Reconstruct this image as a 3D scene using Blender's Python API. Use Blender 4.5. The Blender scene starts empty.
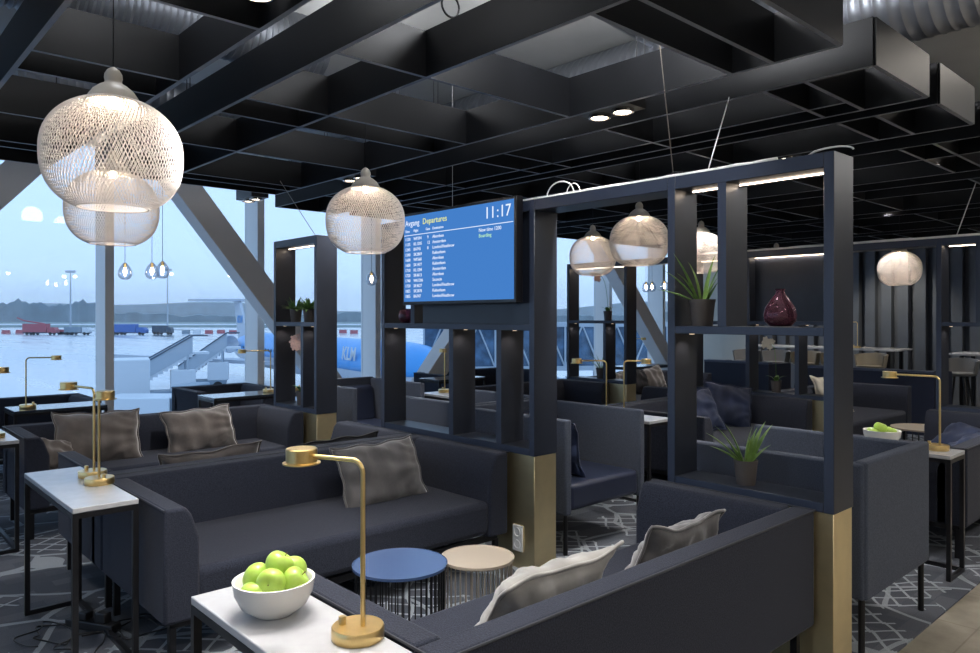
import bpy, bmesh, math, random
from mathutils import Vector, Matrix
C = bpy.context.scene.collection
PI = math.pi
rnd = random.Random(7)

# ------------------------------------------------------------------ materials
def mat(name, col, rough=0.6, metal=0.0, spec=0.5, emit=None, es=0.0, bump=0.0, bscale=200.0, var=0.0, vscale=60.0,
        aniso=None, sheen=0.0, trans=0.0, ior=1.45, coat=0.0, subsurf=0.0):
    m = bpy.data.materials.new(name); m.use_nodes = True
    nt = m.node_tree; b = nt.nodes['Principled BSDF']
    b.inputs['Base Color'].default_value = (*col, 1)
    b.inputs['Roughness'].default_value = rough
    b.inputs['Metallic'].default_value = metal
    b.inputs['Specular IOR Level'].default_value = spec
    b.inputs['IOR'].default_value = ior
    b.inputs['Transmission Weight'].default_value = trans
    b.inputs['Sheen Weight'].default_value = sheen
    b.inputs['Coat Weight'].default_value = coat
    if emit: b.inputs['Emission Color'].default_value = (*emit, 1); b.inputs['Emission Strength'].default_value = es
    tc = nt.nodes.new('ShaderNodeTexCoord')
    if var:
        n = nt.nodes.new('ShaderNodeTexNoise'); n.inputs['Scale'].default_value = vscale; n.inputs['Detail'].default_value = 4
        nt.links.new(tc.outputs['Object'], n.inputs['Vector'])
        r = nt.nodes.new('ShaderNodeMapRange'); r.inputs['From Min'].default_value = .3; r.inputs['From Max'].default_value = .7
        r.inputs['To Min'].default_value = 1-var; r.inputs['To Max'].default_value = 1+var
        nt.links.new(n.outputs['Fac'], r.inputs['Value'])
        mx = nt.nodes.new('ShaderNodeVectorMath'); mx.operation = 'SCALE'; mx.inputs[0].default_value = col
        nt.links.new(r.outputs['Result'], mx.inputs['Scale']); nt.links.new(mx.outputs['Vector'], b.inputs['Base Color'])
    if bump:
        n2 = nt.nodes.new('ShaderNodeTexNoise'); n2.inputs['Scale'].default_value = bscale; n2.inputs['Detail'].default_value = 3
        nt.links.new(tc.outputs['Object'], n2.inputs['Vector'])
        bp = nt.nodes.new('ShaderNodeBump'); bp.inputs['Strength'].default_value = bump; bp.inputs['Distance'].default_value = .004
        nt.links.new(n2.outputs['Fac'], bp.inputs['Height']); nt.links.new(bp.outputs['Normal'], b.inputs['Normal'])
    return m

M = {}
M['sofa'] = mat('charcoal_wool', (.0235, .0270, .0405), .9, spec=.10, sheen=.08, bump=.5, bscale=220, var=.5, vscale=230)
M['slate'] = mat('slate_wool', (.060, .071, .098), .9, spec=.10, sheen=.06, bump=.4, bscale=220, var=.28, vscale=230)
M['navyleather'] = mat('navy_leather', (.018, .024, .048), .36, spec=.5, bump=.1, bscale=60)
M['piping'] = mat('piping', (.02, .022, .03), .6)
M['divider'] = mat('blueblack_lacquer', (.017, .021, .032), .36, spec=.5, var=.1, vscale=8)
M['baffle'] = mat('black_baffle', (.006, .0065, .008), .45, spec=.22, var=.15, vscale=5)
M['edge'] = mat('baffle_edge_lit_band', (.20, .21, .23), .5)  # pale edge finish with daylight from below put into its colour
M['dedge'] = mat('divider_edge_lit_band', (.030, .039, .066), .4, spec=.5)  # lighter front edge finish, blue window light mixed into the colour
M['brass'] = mat('brushed_brass', (.78, .56, .24), .30, 1.0, var=.06, vscale=30)
M['plinth'] = mat('satin_brass_sheet', (.82, .68, .40), .42, 1.0, var=.04, vscale=12)
M['blackmetal'] = mat('black_steel', (.012, .012, .014), .35, .3)
M['white'] = mat('white_stone', (.40, .405, .42), .22, spec=.5, var=.05, vscale=18)
M['ceramic'] = mat('white_ceramic', (.70, .69, .66), .15, spec=.5)
M['apple'] = mat('green_apple', (.38, .56, .09), .28, spec=.5, var=.18, vscale=22)
M['stem'] = mat('apple_stem', (.12, .07, .02), .8)
M['velvet'] = mat('taupe_velvet', (.080, .066, .060), .75, sheen=.7, bump=.5, bscale=18, var=.35, vscale=9)
M['greyvelvet'] = mat('grey_velvet', (.085, .080, .080), .75, sheen=.6, bump=.5, bscale=18, var=.3, vscale=9)
M['linen'] = mat('pale_grey_velvet', (.25, .24, .225), .8, sheen=.5, bump=.5, bscale=16, var=.25, vscale=9)
M['cream'] = mat('cream_fabric', (.5, .47, .40), .85, bump=.3, bscale=60)
M['bluevelvet'] = mat('navy_velvet', (.010, .020, .058), .7, sheen=.08, bump=.5, bscale=16, var=.3, vscale=9)
M['blackfab'] = mat('black_fabric', (.012, .012, .015), .8)
M['shade'] = mat('woven_fibreglass', (.90, .84, .79), .5, spec=.4)
M['cap'] = mat('cream_cap', (.50, .46, .40), .35)
M['bulb'] = mat('bulb_glow', (1, .8, .55), .5, emit=(1, .80, .58), es=30)
M['lens'] = mat('downlight_lens', (.9, .85, .8), .3, emit=(1, .88, .74), es=9)
M['chrome'] = mat('chrome_rim', (.6, .56, .52), .2, 1.0)
M['bluetop'] = mat('blue_lacquer_top', (.05, .085, .18), .27, spec=.5)
M['tantop'] = mat('tan_lacquer_top', (.36, .31, .25), .4)
M['tanwire'] = mat('tan_wire', (.38, .33, .27), .4, .2)
M['pot'] = mat('taupe_pot', (.085, .072, .066), .6)
M['soil'] = mat('soil', (.03, .02, .014), .95)
M['aloe'] = mat('aloe_green', (.17, .28, .07), .45, var=.25, vscale=40)
M['leaf'] = mat('leaf_green', (.10, .21, .05), .45, var=.3, vscale=40)
M['petal'] = mat('pink_petal', (.75, .50, .42), .6, var=.15, vscale=60)
M['vaseglass'] = mat('plum_glass', (.32, .12, .18), .06, trans=.85, ior=1.4, var=.35, vscale=25, spec=.6)
M['glass'] = mat('clear_glass', (.9, .93, 1), .03, trans=1.0, ior=1.25)
M['conduct'] = mat('galvanised_duct', (.36, .38, .42), .42, .85)
M['concrete_c'] = mat('grey_plaster_ceiling', (.50, .50, .49), .8, var=.06, vscale=2)
M['cable'] = mat('black_cable', (.01, .01, .012), .5)
M['wcable'] = mat('white_cable', (.80, .78, .76), .5)
M['plasticw'] = mat('white_plastic', (.7, .7, .68), .4)
M['led'] = mat('led_strip', (1, .9, .8), .5, emit=(1, .80, .62), es=7)
M['spotglow'] = mat('shelf_spot_glow', (1, .85, .7), .5, emit=(1, .72, .48), es=1.2)
M['mull'] = mat('painted_mullion', (.78, .77, .75), .45)
M['brace'] = mat('painted_brace', (.72, .69, .67), .5)
M['rearwall'] = mat('warm_white_wall', (.62, .60, .56), .8)
M['beige'] = mat('beige_wall', (.55, .53, .48), .8)
M['darkwall'] = mat('dark_wall', (.03, .032, .04), .7)
M['wallgrey'] = mat('slat_grey', (.095, .108, .135), .45, var=.15, vscale=1.5)
M['partition'] = mat('navy_partition', (.014, .020, .045), .6)
M['partrim'] = mat('partition_rim', (.07, .085, .13), .5)
M['tanfab'] = mat('tan_leather', (.22, .19, .14), .5)
M['greyfab'] = mat('grey_shell', (.16, .16, .16), .6)
M['tvframe'] = mat('tv_frame', (.008, .008, .01), .3)

M['darkglass'] = mat('dark_glass_top', (.05, .06, .075), .08, spec=.8)
def simple_emission(name, col, s):
    m = bpy.data.materials.new(name); m.use_nodes = True; nt = m.node_tree; nt.nodes.clear()
    e = nt.nodes.new('ShaderNodeEmission'); e.inputs[0].default_value = (*col, 1); e.inputs[1].default_value = s
    o = nt.nodes.new('ShaderNodeOutputMaterial'); nt.links.new(e.outputs[0], o.inputs[0]); return m
M['screen'] = simple_emission('screen_blue', (.055, .20, .55), 1.0)
M['tw'] = simple_emission('screen_white', (.75, .85, 1), 1.0)
M['ty'] = simple_emission('screen_yellow', (.75, .8, .25), 1.0)
M['tg'] = simple_emission('screen_green', (.45, .8, .5), 1.0)

def pane_mat():
    m = bpy.data.materials.new('window_glass'); m.use_nodes = True; nt = m.node_tree; nt.nodes.clear()
    t = nt.nodes.new('ShaderNodeBsdfTransparent'); t.inputs[0].default_value = (.94, .97, 1, 1)
    g = nt.nodes.new('ShaderNodeBsdfGlossy'); g.inputs['Roughness'].default_value = 0.0
    mx = nt.nodes.new('ShaderNodeMixShader'); mx.inputs[0].default_value = .03
    o = nt.nodes.new('ShaderNodeOutputMaterial')
    nt.links.new(t.outputs[0], mx.inputs[1]); nt.links.new(g.outputs[0], mx.inputs[2]); nt.links.new(mx.outputs[0], o.inputs[0]); return m
M['pane'] = pane_mat()

def bulbglass():
    m = bpy.data.materials.new('pendant_glass'); m.use_nodes = True; nt = m.node_tree; nt.nodes.clear()
    t = nt.nodes.new('ShaderNodeBsdfTransparent'); t.inputs[0].default_value = (.88, .9, .95, 1)
    g = nt.nodes.new('ShaderNodeBsdfGlossy'); g.inputs['Roughness'].default_value = 0.03
    lw = nt.nodes.new('ShaderNodeLayerWeight'); lw.inputs[0].default_value = .45
    mx = nt.nodes.new('ShaderNodeMixShader')
    o = nt.nodes.new('ShaderNodeOutputMaterial')
    nt.links.new(lw.outputs['Facing'], mx.inputs[0]); nt.links.new(t.outputs[0], mx.inputs[1]); nt.links.new(g.outputs[0], mx.inputs[2]); nt.links.new(mx.outputs[0], o.inputs[0]); return m
M['pglass'] = bulbglass()

class G:                                   # tiny node graph helper
    def __init__(s, name, rough=.9):
        s.m = bpy.data.materials.new(name); s.m.use_nodes = True; s.nt = s.m.node_tree
        s.b = s.nt.nodes['Principled BSDF']; s.b.inputs['Roughness'].default_value = rough
        s.tc = s.nt.nodes.new('ShaderNodeTexCoord').outputs['Object']
    def n(s, t, **kw):
        x = s.nt.nodes.new('ShaderNode'+t)
        for k, v in kw.items():
            if k in x.inputs: 
                if hasattr(v, 'links') or hasattr(v, 'is_linked'): s.nt.links.new(v, x.inputs[k])
                else: x.inputs[k].default_value = v
            else: setattr(x, k, v)
        return x
    def math(s, op, a, b=0.0, c=None):
        x = s.nt.nodes.new('ShaderNodeMath'); x.operation = op
        for i, v in enumerate((a, b) + ((c,) if c is not None else ())):
            if hasattr(v, 'is_linked'): s.nt.links.new(v, x.inputs[i])
            else: x.inputs[i].default_value = v
        return x.outputs[0]
    def link(s, a, b): s.nt.links.new(a, b)

def carpet_mat():
    g = G('patterned_carpet', .95)
    n1 = g.n('TexNoise', Vector=g.tc, Scale=1.3, Detail=2.0)
    # warp
    mx = g.n('VectorMath', operation='SCALE'); g.link(n1.outputs['Color'], mx.inputs[0]); mx.inputs['Scale'].default_value = .22
    ad = g.n('VectorMath', operation='ADD'); g.link(g.tc, ad.inputs[0]); g.link(mx.outputs[0], ad.inputs[1])
    # chain links: two mirrored zigzags
    sp_ = g.n('SeparateXYZ'); g.link(ad.outputs[0], sp_.inputs[0])
    tri = g.math('PINGPONG', g.math('MULTIPLY', sp_.outputs['Y'], 13.0), 1.0)
    outs = []
    for sg in (1.0, -1.0):
        u = g.math('ADD', g.math('MULTIPLY', sp_.outputs['X'], 6.5), g.math('MULTIPLY', tri, .55*sg))
        fr_ = g.math('ABSOLUTE', g.math('SUBTRACT', g.math('FRACT', u), .5))
        outs.append(g.math('LESS_THAN', fr_, .075))
    ring = g.math('MAXIMUM', outs[0], outs[1])
    # long branch lines
    v2 = g.n('TexVoronoi', feature='DISTANCE_TO_EDGE'); g.link(ad.outputs[0], v2.inputs['Vector']); v2.inputs['Scale'].default_value = 2.1
    edge = g.math('LESS_THAN', v2.outputs['Distance'], .028)
    # where rings live
    n2 = g.n('TexNoise', Vector=g.tc, Scale=1.6, Detail=1.0)
    mask = g.math('GREATER_THAN', n2.outputs['Fac'], .50)
    pat = g.math('MAXIMUM', g.math('MULTIPLY', ring, mask), g.math('MULTIPLY', edge, .8))
    # tile blocks
    ch = g.n('TexBrick'); g.link(g.tc, ch.inputs['Vector']); ch.inputs['Scale'].default_value = 2.6; ch.inputs['Mortar Size'].default_value = .006
    ch.inputs['Color1'].default_value = (.045, .052, .068, 1); ch.inputs['Color2'].default_value = (.078, .086, .106, 1); ch.inputs['Mortar'].default_value = (.05, .06, .08, 1)
    sp = g.n('TexNoise', Vector=g.tc, Scale=260.0, Detail=2.0)
    mr = g.n('MapRange', Value=sp.outputs['Fac']); mr.inputs['From Min'].default_value = .3; mr.inputs['From Max'].default_value = .7
    mr.inputs['To Min'].default_value = .7; mr.inputs['To Max'].default_value = 1.3
    mix = g.n('Mix', data_type='RGBA'); g.link(pat, mix.inputs[0]); g.link(ch.outputs['Color'], mix.inputs[6]); mix.inputs[7].default_value = (.27, .30, .33, 1)
    sc = g.n('VectorMath', operation='SCALE'); g.link(mix.outputs[2], sc.inputs[0]); g.link(mr.outputs[0], sc.inputs['Scale'])
    g.link(sc.outputs[0], g.b.inputs['Base Color'])
    bp = g.n('Bump'); bp.inputs['Strength'].default_value = .4; bp.inputs['Distance'].default_value = .003; g.link(sp.outputs['Fac'], bp.inputs['Height']); g.link(bp.outputs[0], g.b.inputs['Normal'])
    return g.m
M['carpet'] = carpet_mat()

def concrete_mat():
    g = G('polished_concrete', .4)
    n1 = g.n('TexNoise', Vector=g.tc, Scale=2.2, Detail=8.0, Roughness=.65)
    cr = g.n('ValToRGB'); g.link(n1.outputs['Fac'], cr.inputs[0])
    e = cr.color_ramp.elements; e[0].position = .32; e[0].color = (.20, .18, .14, 1); e[1].position = .68; e[1].color = (.44, .40, .33, 1)
    br = g.n('TexBrick'); g.link(g.tc, br.inputs['Vector']); br.inputs['Scale'].default_value = 1.0; br.inputs['Mortar Size'].default_value = .004; br.offset = 0
    br.inputs['Color1'].default_value = (1, 1, 1, 1); br.inputs['Color2'].default_value = (.94, .94, .94, 1); br.inputs['Mortar'].default_value = (.7, .68, .65, 1)
    mu = g.n('VectorMath', operation='MULTIPLY'); g.link(cr.outputs[0], mu.inputs[0]); g.link(br.outputs['Color'], mu.inputs[1])
    g.link(mu.outputs[0], g.b.inputs['Base Color'])
    return g.m
M['concrete'] = concrete_mat()

def apron_mat():
    g = G('wet_apron', .12)
    mp = g.n('Mapping'); g.link(g.tc, mp.inputs['Vector']); mp.inputs['Rotation'].default_value = (0, 0, math.radians(47.5)); mp.inputs['Scale'].default_value = (.10, .012, 1)
    n1 = g.n('TexNoise'); g.link(mp.outputs[0], n1.inputs['Vector']); n1.inputs['Scale'].default_value = 1.0; n1.inputs['Detail'].default_value = 5
    cr = g.n('ValToRGB'); g.link(n1.outputs['Fac'], cr.inputs[0])
    e = cr.color_ramp.elements; e[0].position = .3; e[0].color = (.04, .04, .04, 1); e[1].position = .7; e[1].color = (.35, .35, .35, 1)
    g.link(cr.outputs[0], g.b.inputs['Roughness'])
    c2 = g.n('ValToRGB'); g.link(n1.outputs['Fac'], c2.inputs[0])
    e = c2.color_ramp.elements; e[0].color = (.42, .46, .52, 1); e[1].color = (.62, .66, .70, 1)
    g.link(c2.outputs[0], g.b.inputs['Base Color'])
    g.b.inputs['Specular IOR Level'].default_value = 1.0
    return g.m
M['apron'] = apron_mat()
M['field'] = mat('far_field', (.16, .22, .22), .9, var=.2, vscale=.02)
M['tree'] = mat('far_woods', (.16, .22, .26), .95, var=.3, vscale=.06)
M['truckred'] = mat('fire_truck_red', (.42, .10, .12), .5)
M['vehblue'] = mat('vehicle_blue', (.05, .14, .42), .5)
M['vehgrey'] = mat('vehicle_grey', (.22, .28, .34), .5)
M['vehdark'] = mat('vehicle_dark', (.06, .09, .13), .5)
M['vehwhite'] = mat('vehicle_white', (.62, .66, .70), .4)
M['tyre'] = mat('tyre', (.02, .02, .02), .8)
M['plane_w'] = mat('aircraft_grey_white', (.48, .52, .58), .35)
M['plane_b'] = mat('aircraft_blue', (.05, .30, .68), .3)
M['steel'] = mat('bridge_steel', (.40, .46, .52), .5)
M['jetglass'] = mat('bridge_glass', (.06, .12, .20), .15, var=.6, vscale=1.2)
M['roofw'] = mat('pale_roof', (.62, .66, .7), .5)

# ------------------------------------------------------------------ mesh helpers
def B(): return bmesh.new()
def box(bm, x0, x1, y0, y1, z0, z1):
    v = [bm.verts.new((x, y, z)) for x in (x0, x1) for y in (y0, y1) for z in (z0, z1)]
    for f in ((0, 1, 3, 2), (4, 6, 7, 5), (0, 4, 5, 1), (2, 3, 7, 6), (0, 2, 6, 4), (1, 5, 7, 3)):
        bm.faces.new([v[i] for i in f])
    return bm
def tube(bm, pts, r, seg=8, r2=None):
    pts = [Vector(p) for p in pts]; rings = []; n = len(pts); up = None
    for i, p in enumerate(pts):
        d = (pts[min(i+1, n-1)]-pts[max(i-1, 0)]).normalized()
        if up is None: up = Vector((0, 0, 1)) if abs(d.z) < .9 else Vector((1, 0, 0))
        a = d.cross(up)
        if a.length < 1e-5: a = d.cross(Vector((0, 1, 0)))
        a.normalize(); b = a.cross(d).normalized(); up = b
        rr = r if r2 is None else r+(r2-r)*i/(n-1)
        rings.append([bm.verts.new(p+(a*math.cos(t)+b*math.sin(t))*rr) for t in [2*PI*k/seg for k in range(seg)]])
    for i in range(n-1):
        for k in range(seg):
            bm.faces.new((rings[i][k], rings[i][(k+1) % seg], rings[i+1][(k+1) % seg], rings[i+1][k]))
    bm.faces.new(rings[0][::-1]); bm.faces.new(rings[-1])
    return bm
def lathe(bm, prof, seg=40, c=(0, 0, 0)):
    rings = []
    for r, z in prof:
        if r < 1e-5: rings.append([bm.verts.new((c[0], c[1], c[2]+z))])
        else: rings.append([bm.verts.new((c[0]+r*math.cos(2*PI*k/seg), c[1]+r*math.sin(2*PI*k/seg), c[2]+z)) for k in range(seg)])
    for a, b in zip(rings, rings[1:]):
        for k in range(seg):
            k2 = (k+1) % seg
            if len(a) == 1 and len(b) == 1: continue
            if len(a) == 1: bm.faces.new((a[0], b[k], b[k2]))
            elif len(b) == 1: bm.faces.new((a[k], a[k2], b[0]))
            else: bm.faces.new((a[k], a[k2], b[k2], b[k]))
    return bm
def prism(bm, poly, axis, a0, a1):
    """poly of (u, v): axis 'x' -> u=y v=z, axis 'y' -> u=x v=z"""
    def P(u, v, a): return (a, u, v) if axis == 'x' else (u, a, v)
    r0 = [bm.verts.new(P(u, v, a0)) for u, v in poly]; r1 = [bm.verts.new(P(u, v, a1)) for u, v in poly]
    n = len(poly)
    for i in range(n): bm.faces.new((r0[i], r0[(i+1) % n], r1[(i+1) % n], r1[i]))
    bm.faces.new(r0[::-1]); bm.faces.new(r1)
    return bm
def obj(name, bm, m, parent=None, bevel=0, segs=3, smooth=False, angle=35):
    bmesh.ops.recalc_face_normals(bm, faces=bm.faces[:])
    me = bpy.data.meshes.new(name); bm.to_mesh(me); bm.free()
    me.materials.append(m if not isinstance(m, str) else M[m])
    o = bpy.data.objects.new(name, me); C.objects.link(o)
    if parent: o.parent = parent
    if smooth or bevel:
        for p in me.polygons: p.use_smooth = True
        try: me.set_sharp_from_angle(angle=math.radians(angle))
        except Exception: pass
    if bevel:
        b = o.modifiers.new('b', 'BEVEL'); b.width = bevel; b.segments = segs; b.limit_method = 'ANGLE'; b.angle_limit = math.radians(28)
        if segs > 1:
            b.harden_normals = False
    return o
def tag(o, label, cat, group=None):
    o['label'] = label; o['category'] = cat
    if group: o['group'] = group
    return o
def thing(name, label, cat, loc=(0, 0, 0), rz=0, group=None):
    o = bpy.data.objects.new(name, None); C.objects.link(o); o.location = loc; o.rotation_euler = (0, 0, rz); o.empty_display_size = .1
    return tag(o, label, cat, group)
def struct(name, bm, m, parent=None, bevel=0):
    o = obj(name, bm, m, parent, bevel)
    if not parent: o['kind'] = 'structure'
    return o
def dup(o, label=None, loc=None, rz=None, parent=None):
    c = o.copy(); C.objects.link(c)
    if parent: c.parent = parent
    for ch in list(o.children): dup(ch, parent=c)
    if label: c['label'] = label
    if loc: c.location = loc
    if rz is not None: c.rotation_euler[2] = rz
    return c
def light(kind, loc, e, col=(1, 1, 1), rot=(0, 0, 0), **kw):
    l = bpy.data.lights.new('light', kind); l.energy = e; l.color = col
    for k, v in kw.items(): setattr(l, k, v)
    o = bpy.data.objects.new(kind.lower()+'_light', l); C.objects.link(o); o.location = loc; o.rotation_euler = rot
    return o

# ------------------------------------------------------------------ camera
TH = math.radians(90-42.53); H = 1.45; F = 738.0
cam = bpy.data.cameras.new('cam'); co = bpy.data.objects.new('camera', cam); C.objects.link(co)
co.location = (0, 0, H); co.rotation_euler = (PI/2, 0, TH-PI/2)
cam.sensor_width = 36; cam.lens = F/980*36; cam.shift_y = -(326.5-317)/980; cam.clip_start = .05; cam.clip_end = 5000
bpy.context.scene.camera = co
def far(px, d):
    """ground position at a bearing and distance from the terminal window"""
    l = (px-490)/F*d
    return (d*math.cos(TH)+l*math.sin(TH), d*math.sin(TH)-l*math.cos(TH))

# ------------------------------------------------------------------ room shell
YW = 8.95; XE = 14.0; X0 = -5.2; Y0 = -3.5; ZT = 3.45
struct('floor', box(B(), X0, XE+.2, Y0, YW+.1, -.3, -.008), 'concrete')
struct('floor_carpet', box(B(), X0, XE-.4, 1.165, YW-.35, -.008, 0), 'carpet')
struct('ceiling', box(B(), X0, XE+.2, Y0, YW+.1, ZT, ZT+.2), 'concrete_c')
struct('wall_rear', box(B(), X0, XE+.2, Y0-.15, Y0, -.3, ZT), 'rearwall')
struct('wall_left', box(B(), X0-.15, X0, Y0-.15, .2, -.3, ZT), 'rearwall')
for k in range(6):
    ya = .2+k*1.46
    struct('window_left_%d_mullion' % (k+1), box(B(), X0-.05, X0+.3, ya-.045, ya+.045, .10, ZT), 'mull')
    struct('window_left_%d' % (k+1), box(B(), X0-.012, X0, ya+.045, ya+1.415, .10, ZT-.12), 'pane')
struct('trim_3', box(B(), X0-.05, X0+.3, .2, YW, -.008, .10), 'mull'); struct('trim_4', box(B(), X0-.05, X0+.05, .2, YW, ZT-.12, ZT), 'mull')
struct('wall_right', box(B(), XE, XE+.2, Y0, YW, -.3, ZT), 'wallgrey')
bm = B()
y = -2.0
while y < 7.2:
    prism(bm, [(XE-.02, 0), (XE-.02, 2.95), (XE-.16, 2.95), (XE-.16, 0)], 'y', y, y+.165)
    y += .27
struct('wall_right_slats', bm, 'wallgrey')
struct('wall_right_panel', box(B(), XE-.06, XE, 7.3, YW-.3, 0, ZT), 'beige')
# window wall: mullions, panes, header
struct('trim_1', box(B(), X0, XE, YW-.30, YW+.05, -.008, .10), 'mull')
struct('trim_2', box(B(), X0, XE, YW-.05, YW+.05, ZT-.12, ZT), 'mull')
mx = [2.35+1.72*k for k in range(-3, 7)]
for i, x in enumerate(mx):
    struct('window_%d_mullion' % (i+1), box(B(), x-.045, x+.045, YW-.34, YW+.03, .10, ZT), 'mull', bevel=.004)
for i in range(len(mx)-1):
    struct('window_%d' % (i+1), box(B(), mx[i]+.045, mx[i+1]-.045, YW-.012, YW, .10, ZT-.12), 'pane')
# braces
def brace(x0, z0, x1, z1, name, label):
    d = Vector((x1-x0, 0, z1-z0)).normalized(); n = Vector((-d.z, 0, d.x))*.14
    bm = B(); vs = []
    for yy in (YW-.78, YW-.50):
        for p in ((x0, z0), (x1, z1)):
            for s in (-1, 1): vs.append(bm.verts.new((p[0]+n.x*s, yy, p[1]+n.z*s)))
    for f in ((0, 1, 3, 2), (4, 6, 7, 5), (0, 2, 6, 4), (1, 5, 7, 3), (0, 4, 5, 1), (2, 3, 7, 6)): bm.faces.new([vs[i] for i in f])
    o = obj(name, bm, 'brace', bevel=.006); o['kind'] = 'structure'
brace(5.30, .02, 2.28, 3.80, 'trim_brace', '')
brace(-1.0, .02, 2.28, 3.80, 'trim_brace', '')
brace(5.98, .02, 9.1, 3.80, 'trim_brace', '')
brace(12.8, .02, 9.3, 3.80, 'trim_brace', '')

# ------------------------------------------------------------------ ceiling baffles
ZC, BH, BT = 2.55, .213, .022
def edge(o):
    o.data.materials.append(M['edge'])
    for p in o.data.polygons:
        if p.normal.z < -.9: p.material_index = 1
def grid(label, xs, ys_lines, y_end, x_lines=None):
    """xs: long boards; ys_lines: list of (xa, xb, y)"""
    t = thing('ceiling_baffle_grid', label, 'ceiling baffle', (xs[0], y_end, ZC), 0, 'black baffle grids hung under the ceiling')
    for x, ya, yb in x_lines:
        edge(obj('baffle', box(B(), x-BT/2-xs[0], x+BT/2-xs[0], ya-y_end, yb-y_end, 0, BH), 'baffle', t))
    for xa, xb, y in ys_lines:
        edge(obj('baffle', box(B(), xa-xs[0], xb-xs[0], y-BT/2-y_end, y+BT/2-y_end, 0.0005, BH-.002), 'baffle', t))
    for hx in (xs[0], xs[-1]):
        for yy in (2.2, 4.3, 5.9):
            if yy > y_end:
                obj('hanging_wire', tube(B(), [(hx-xs[0], yy-y_end, BH), (hx-xs[0], yy-y_end, ZT-ZC)], .003, 4), 'blackmetal', t)
                obj('hanging_wire', tube(B(), [(hx-xs[0], yy-y_end+.05, BH), (hx-xs[0], yy-y_end+.05, ZT-ZC)], .003, 4), 'blackmetal', t)
    return t
e = 1.245
def full(xa, xb, ys): return [(xa, xb, y) for y in ys]
YS = [e, 1.535, 1.74, 2.70, 3.56, 3.90, 4.75, 5.70, 5.93, 6.20]
grid('leftmost black baffle grid of the ceiling, only a corner in view', [-.30, .32], full(-.30, .32, [3.5, 3.83, 4.7, 5.5, 6.15]), e, x_lines=[(-.30, e, 6.15), (.32, e, 6.15)])
grid('narrow black baffle grid hung above the large woven pendant', [.655, 1.265], full(.655, 1.265, [e, 1.74, 2.68, 3.52, 3.83, 4.70, 5.45, 5.64, 6.12]), e, x_lines=[(.655, e, 6.12), (1.265, e, 6.12)])
grid('widest black baffle grid, hung in front of the divider with the screen', [1.60, 3.07], full(1.60, 3.07, [e, 2.70, 3.57, 3.90, 4.75, 5.72, 5.93, 6.20])+[(2.08, 3.07, 1.53), (2.08, 3.07, 1.727)], e, x_lines=[(1.60, e, 6.20), (2.08, e, 6.20), (3.07, e, 6.20)])
YR = [e, 1.55, 1.755, 2.74, 3.60, 3.92, 4.80, 5.70, 5.95, 6.9]
grid('black baffle grid ending in a square corner above the shelf divider', [3.42, 4.115], full(3.42, 4.115, YR), e, x_lines=[(3.42, e, 6.9), (3.905, e+.3, 6.9), (4.115, e, 6.9)])
grid('black baffle grid with end board below the silver duct', [4.28, 4.885], full(4.28, 4.885, YR), e, x_lines=[(4.28, e, 6.9), (4.885, e, 6.9)])
grid('far right black baffle grid seen past the end of the shelf divider', [5.24, 6.42], full(5.24, 6.42, [e]+YR[1:]), e, x_lines=[(5.24, e, 6.9), (5.73, e, 6.9), (6.42, e, 6.9)])
grid('black baffle grid over the second row of sofas', [6.78, 8.3], full(6.78, 8.3, YR), e, x_lines=[(6.78, e, 6.9), (7.3, e, 6.9), (8.3, e, 6.9)])
grid('black baffle grid over the far booths', [8.65, 10.2], full(8.65, 10.2, YR), e, x_lines=[(8.65, e, 6.9), (9.4, e, 6.9), (10.2, e, 6.9)])
grid('black baffle grid nearest the slatted wall', [10.55, 12.2], full(10.55, 12.2, YR), e, x_lines=[(10.55, e, 6.9), (11.3, e, 6.9), (12.2, e, 6.9)])

# downlights
def downlight(x, y, label, n=2, along='y', power=60, spread=1.5, z=ZC, grp='recessed downlights between the baffles'):
    t = thing('downlight', label, 'downlight', (x, y, z), 0, grp)
    hw = .085; hl = .085*n
    w, l = (hw, hl) if along == 'y' else (hl, hw)
    hs = obj('housing', box(B(), -w, w, -l, l, .03, .14), 'blackmetal', t)
    for k in range(n):
        o = (k-(n-1)/2)*.16
        ox, oy = (0, o) if along == 'y' else (o, 0)
        obj('rim', lathe(B(), [(.062, .03), (.062, .012), (.052, .010), (.050, .028)], 28, (ox, oy, 0)), 'chrome', hs, smooth=True)
        obj('lens', lathe(B(), [(0, .018), (.03, .019), (.049, .026)], 24, (ox, oy, 0)), 'lens', hs, smooth=True)
    light('SPOT', (x, y, z-.02), power, (1, .95, .90), spot_size=spread, spot_blend=.6, shadow_soft_size=.05)
    return t
PW = 120
downlight(1.13, 2.42, 'square single downlight above the large woven pendant', 1, power=PW)
downlight(3.245, 2.55, 'twin downlight glowing in the gap between baffle grids above the divider', 2, power=PW)
downlight(3.245, 5.15, 'twin downlight partly behind the middle woven pendant', 2, power=PW)
downlight(3.10, 6.75, 'twin downlight at the window edge of the ceiling', 2, power=PW)
downlight(5.06, 2.50, 'small twin downlight over the armchairs behind the shelf divider', 2, power=PW)

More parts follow.
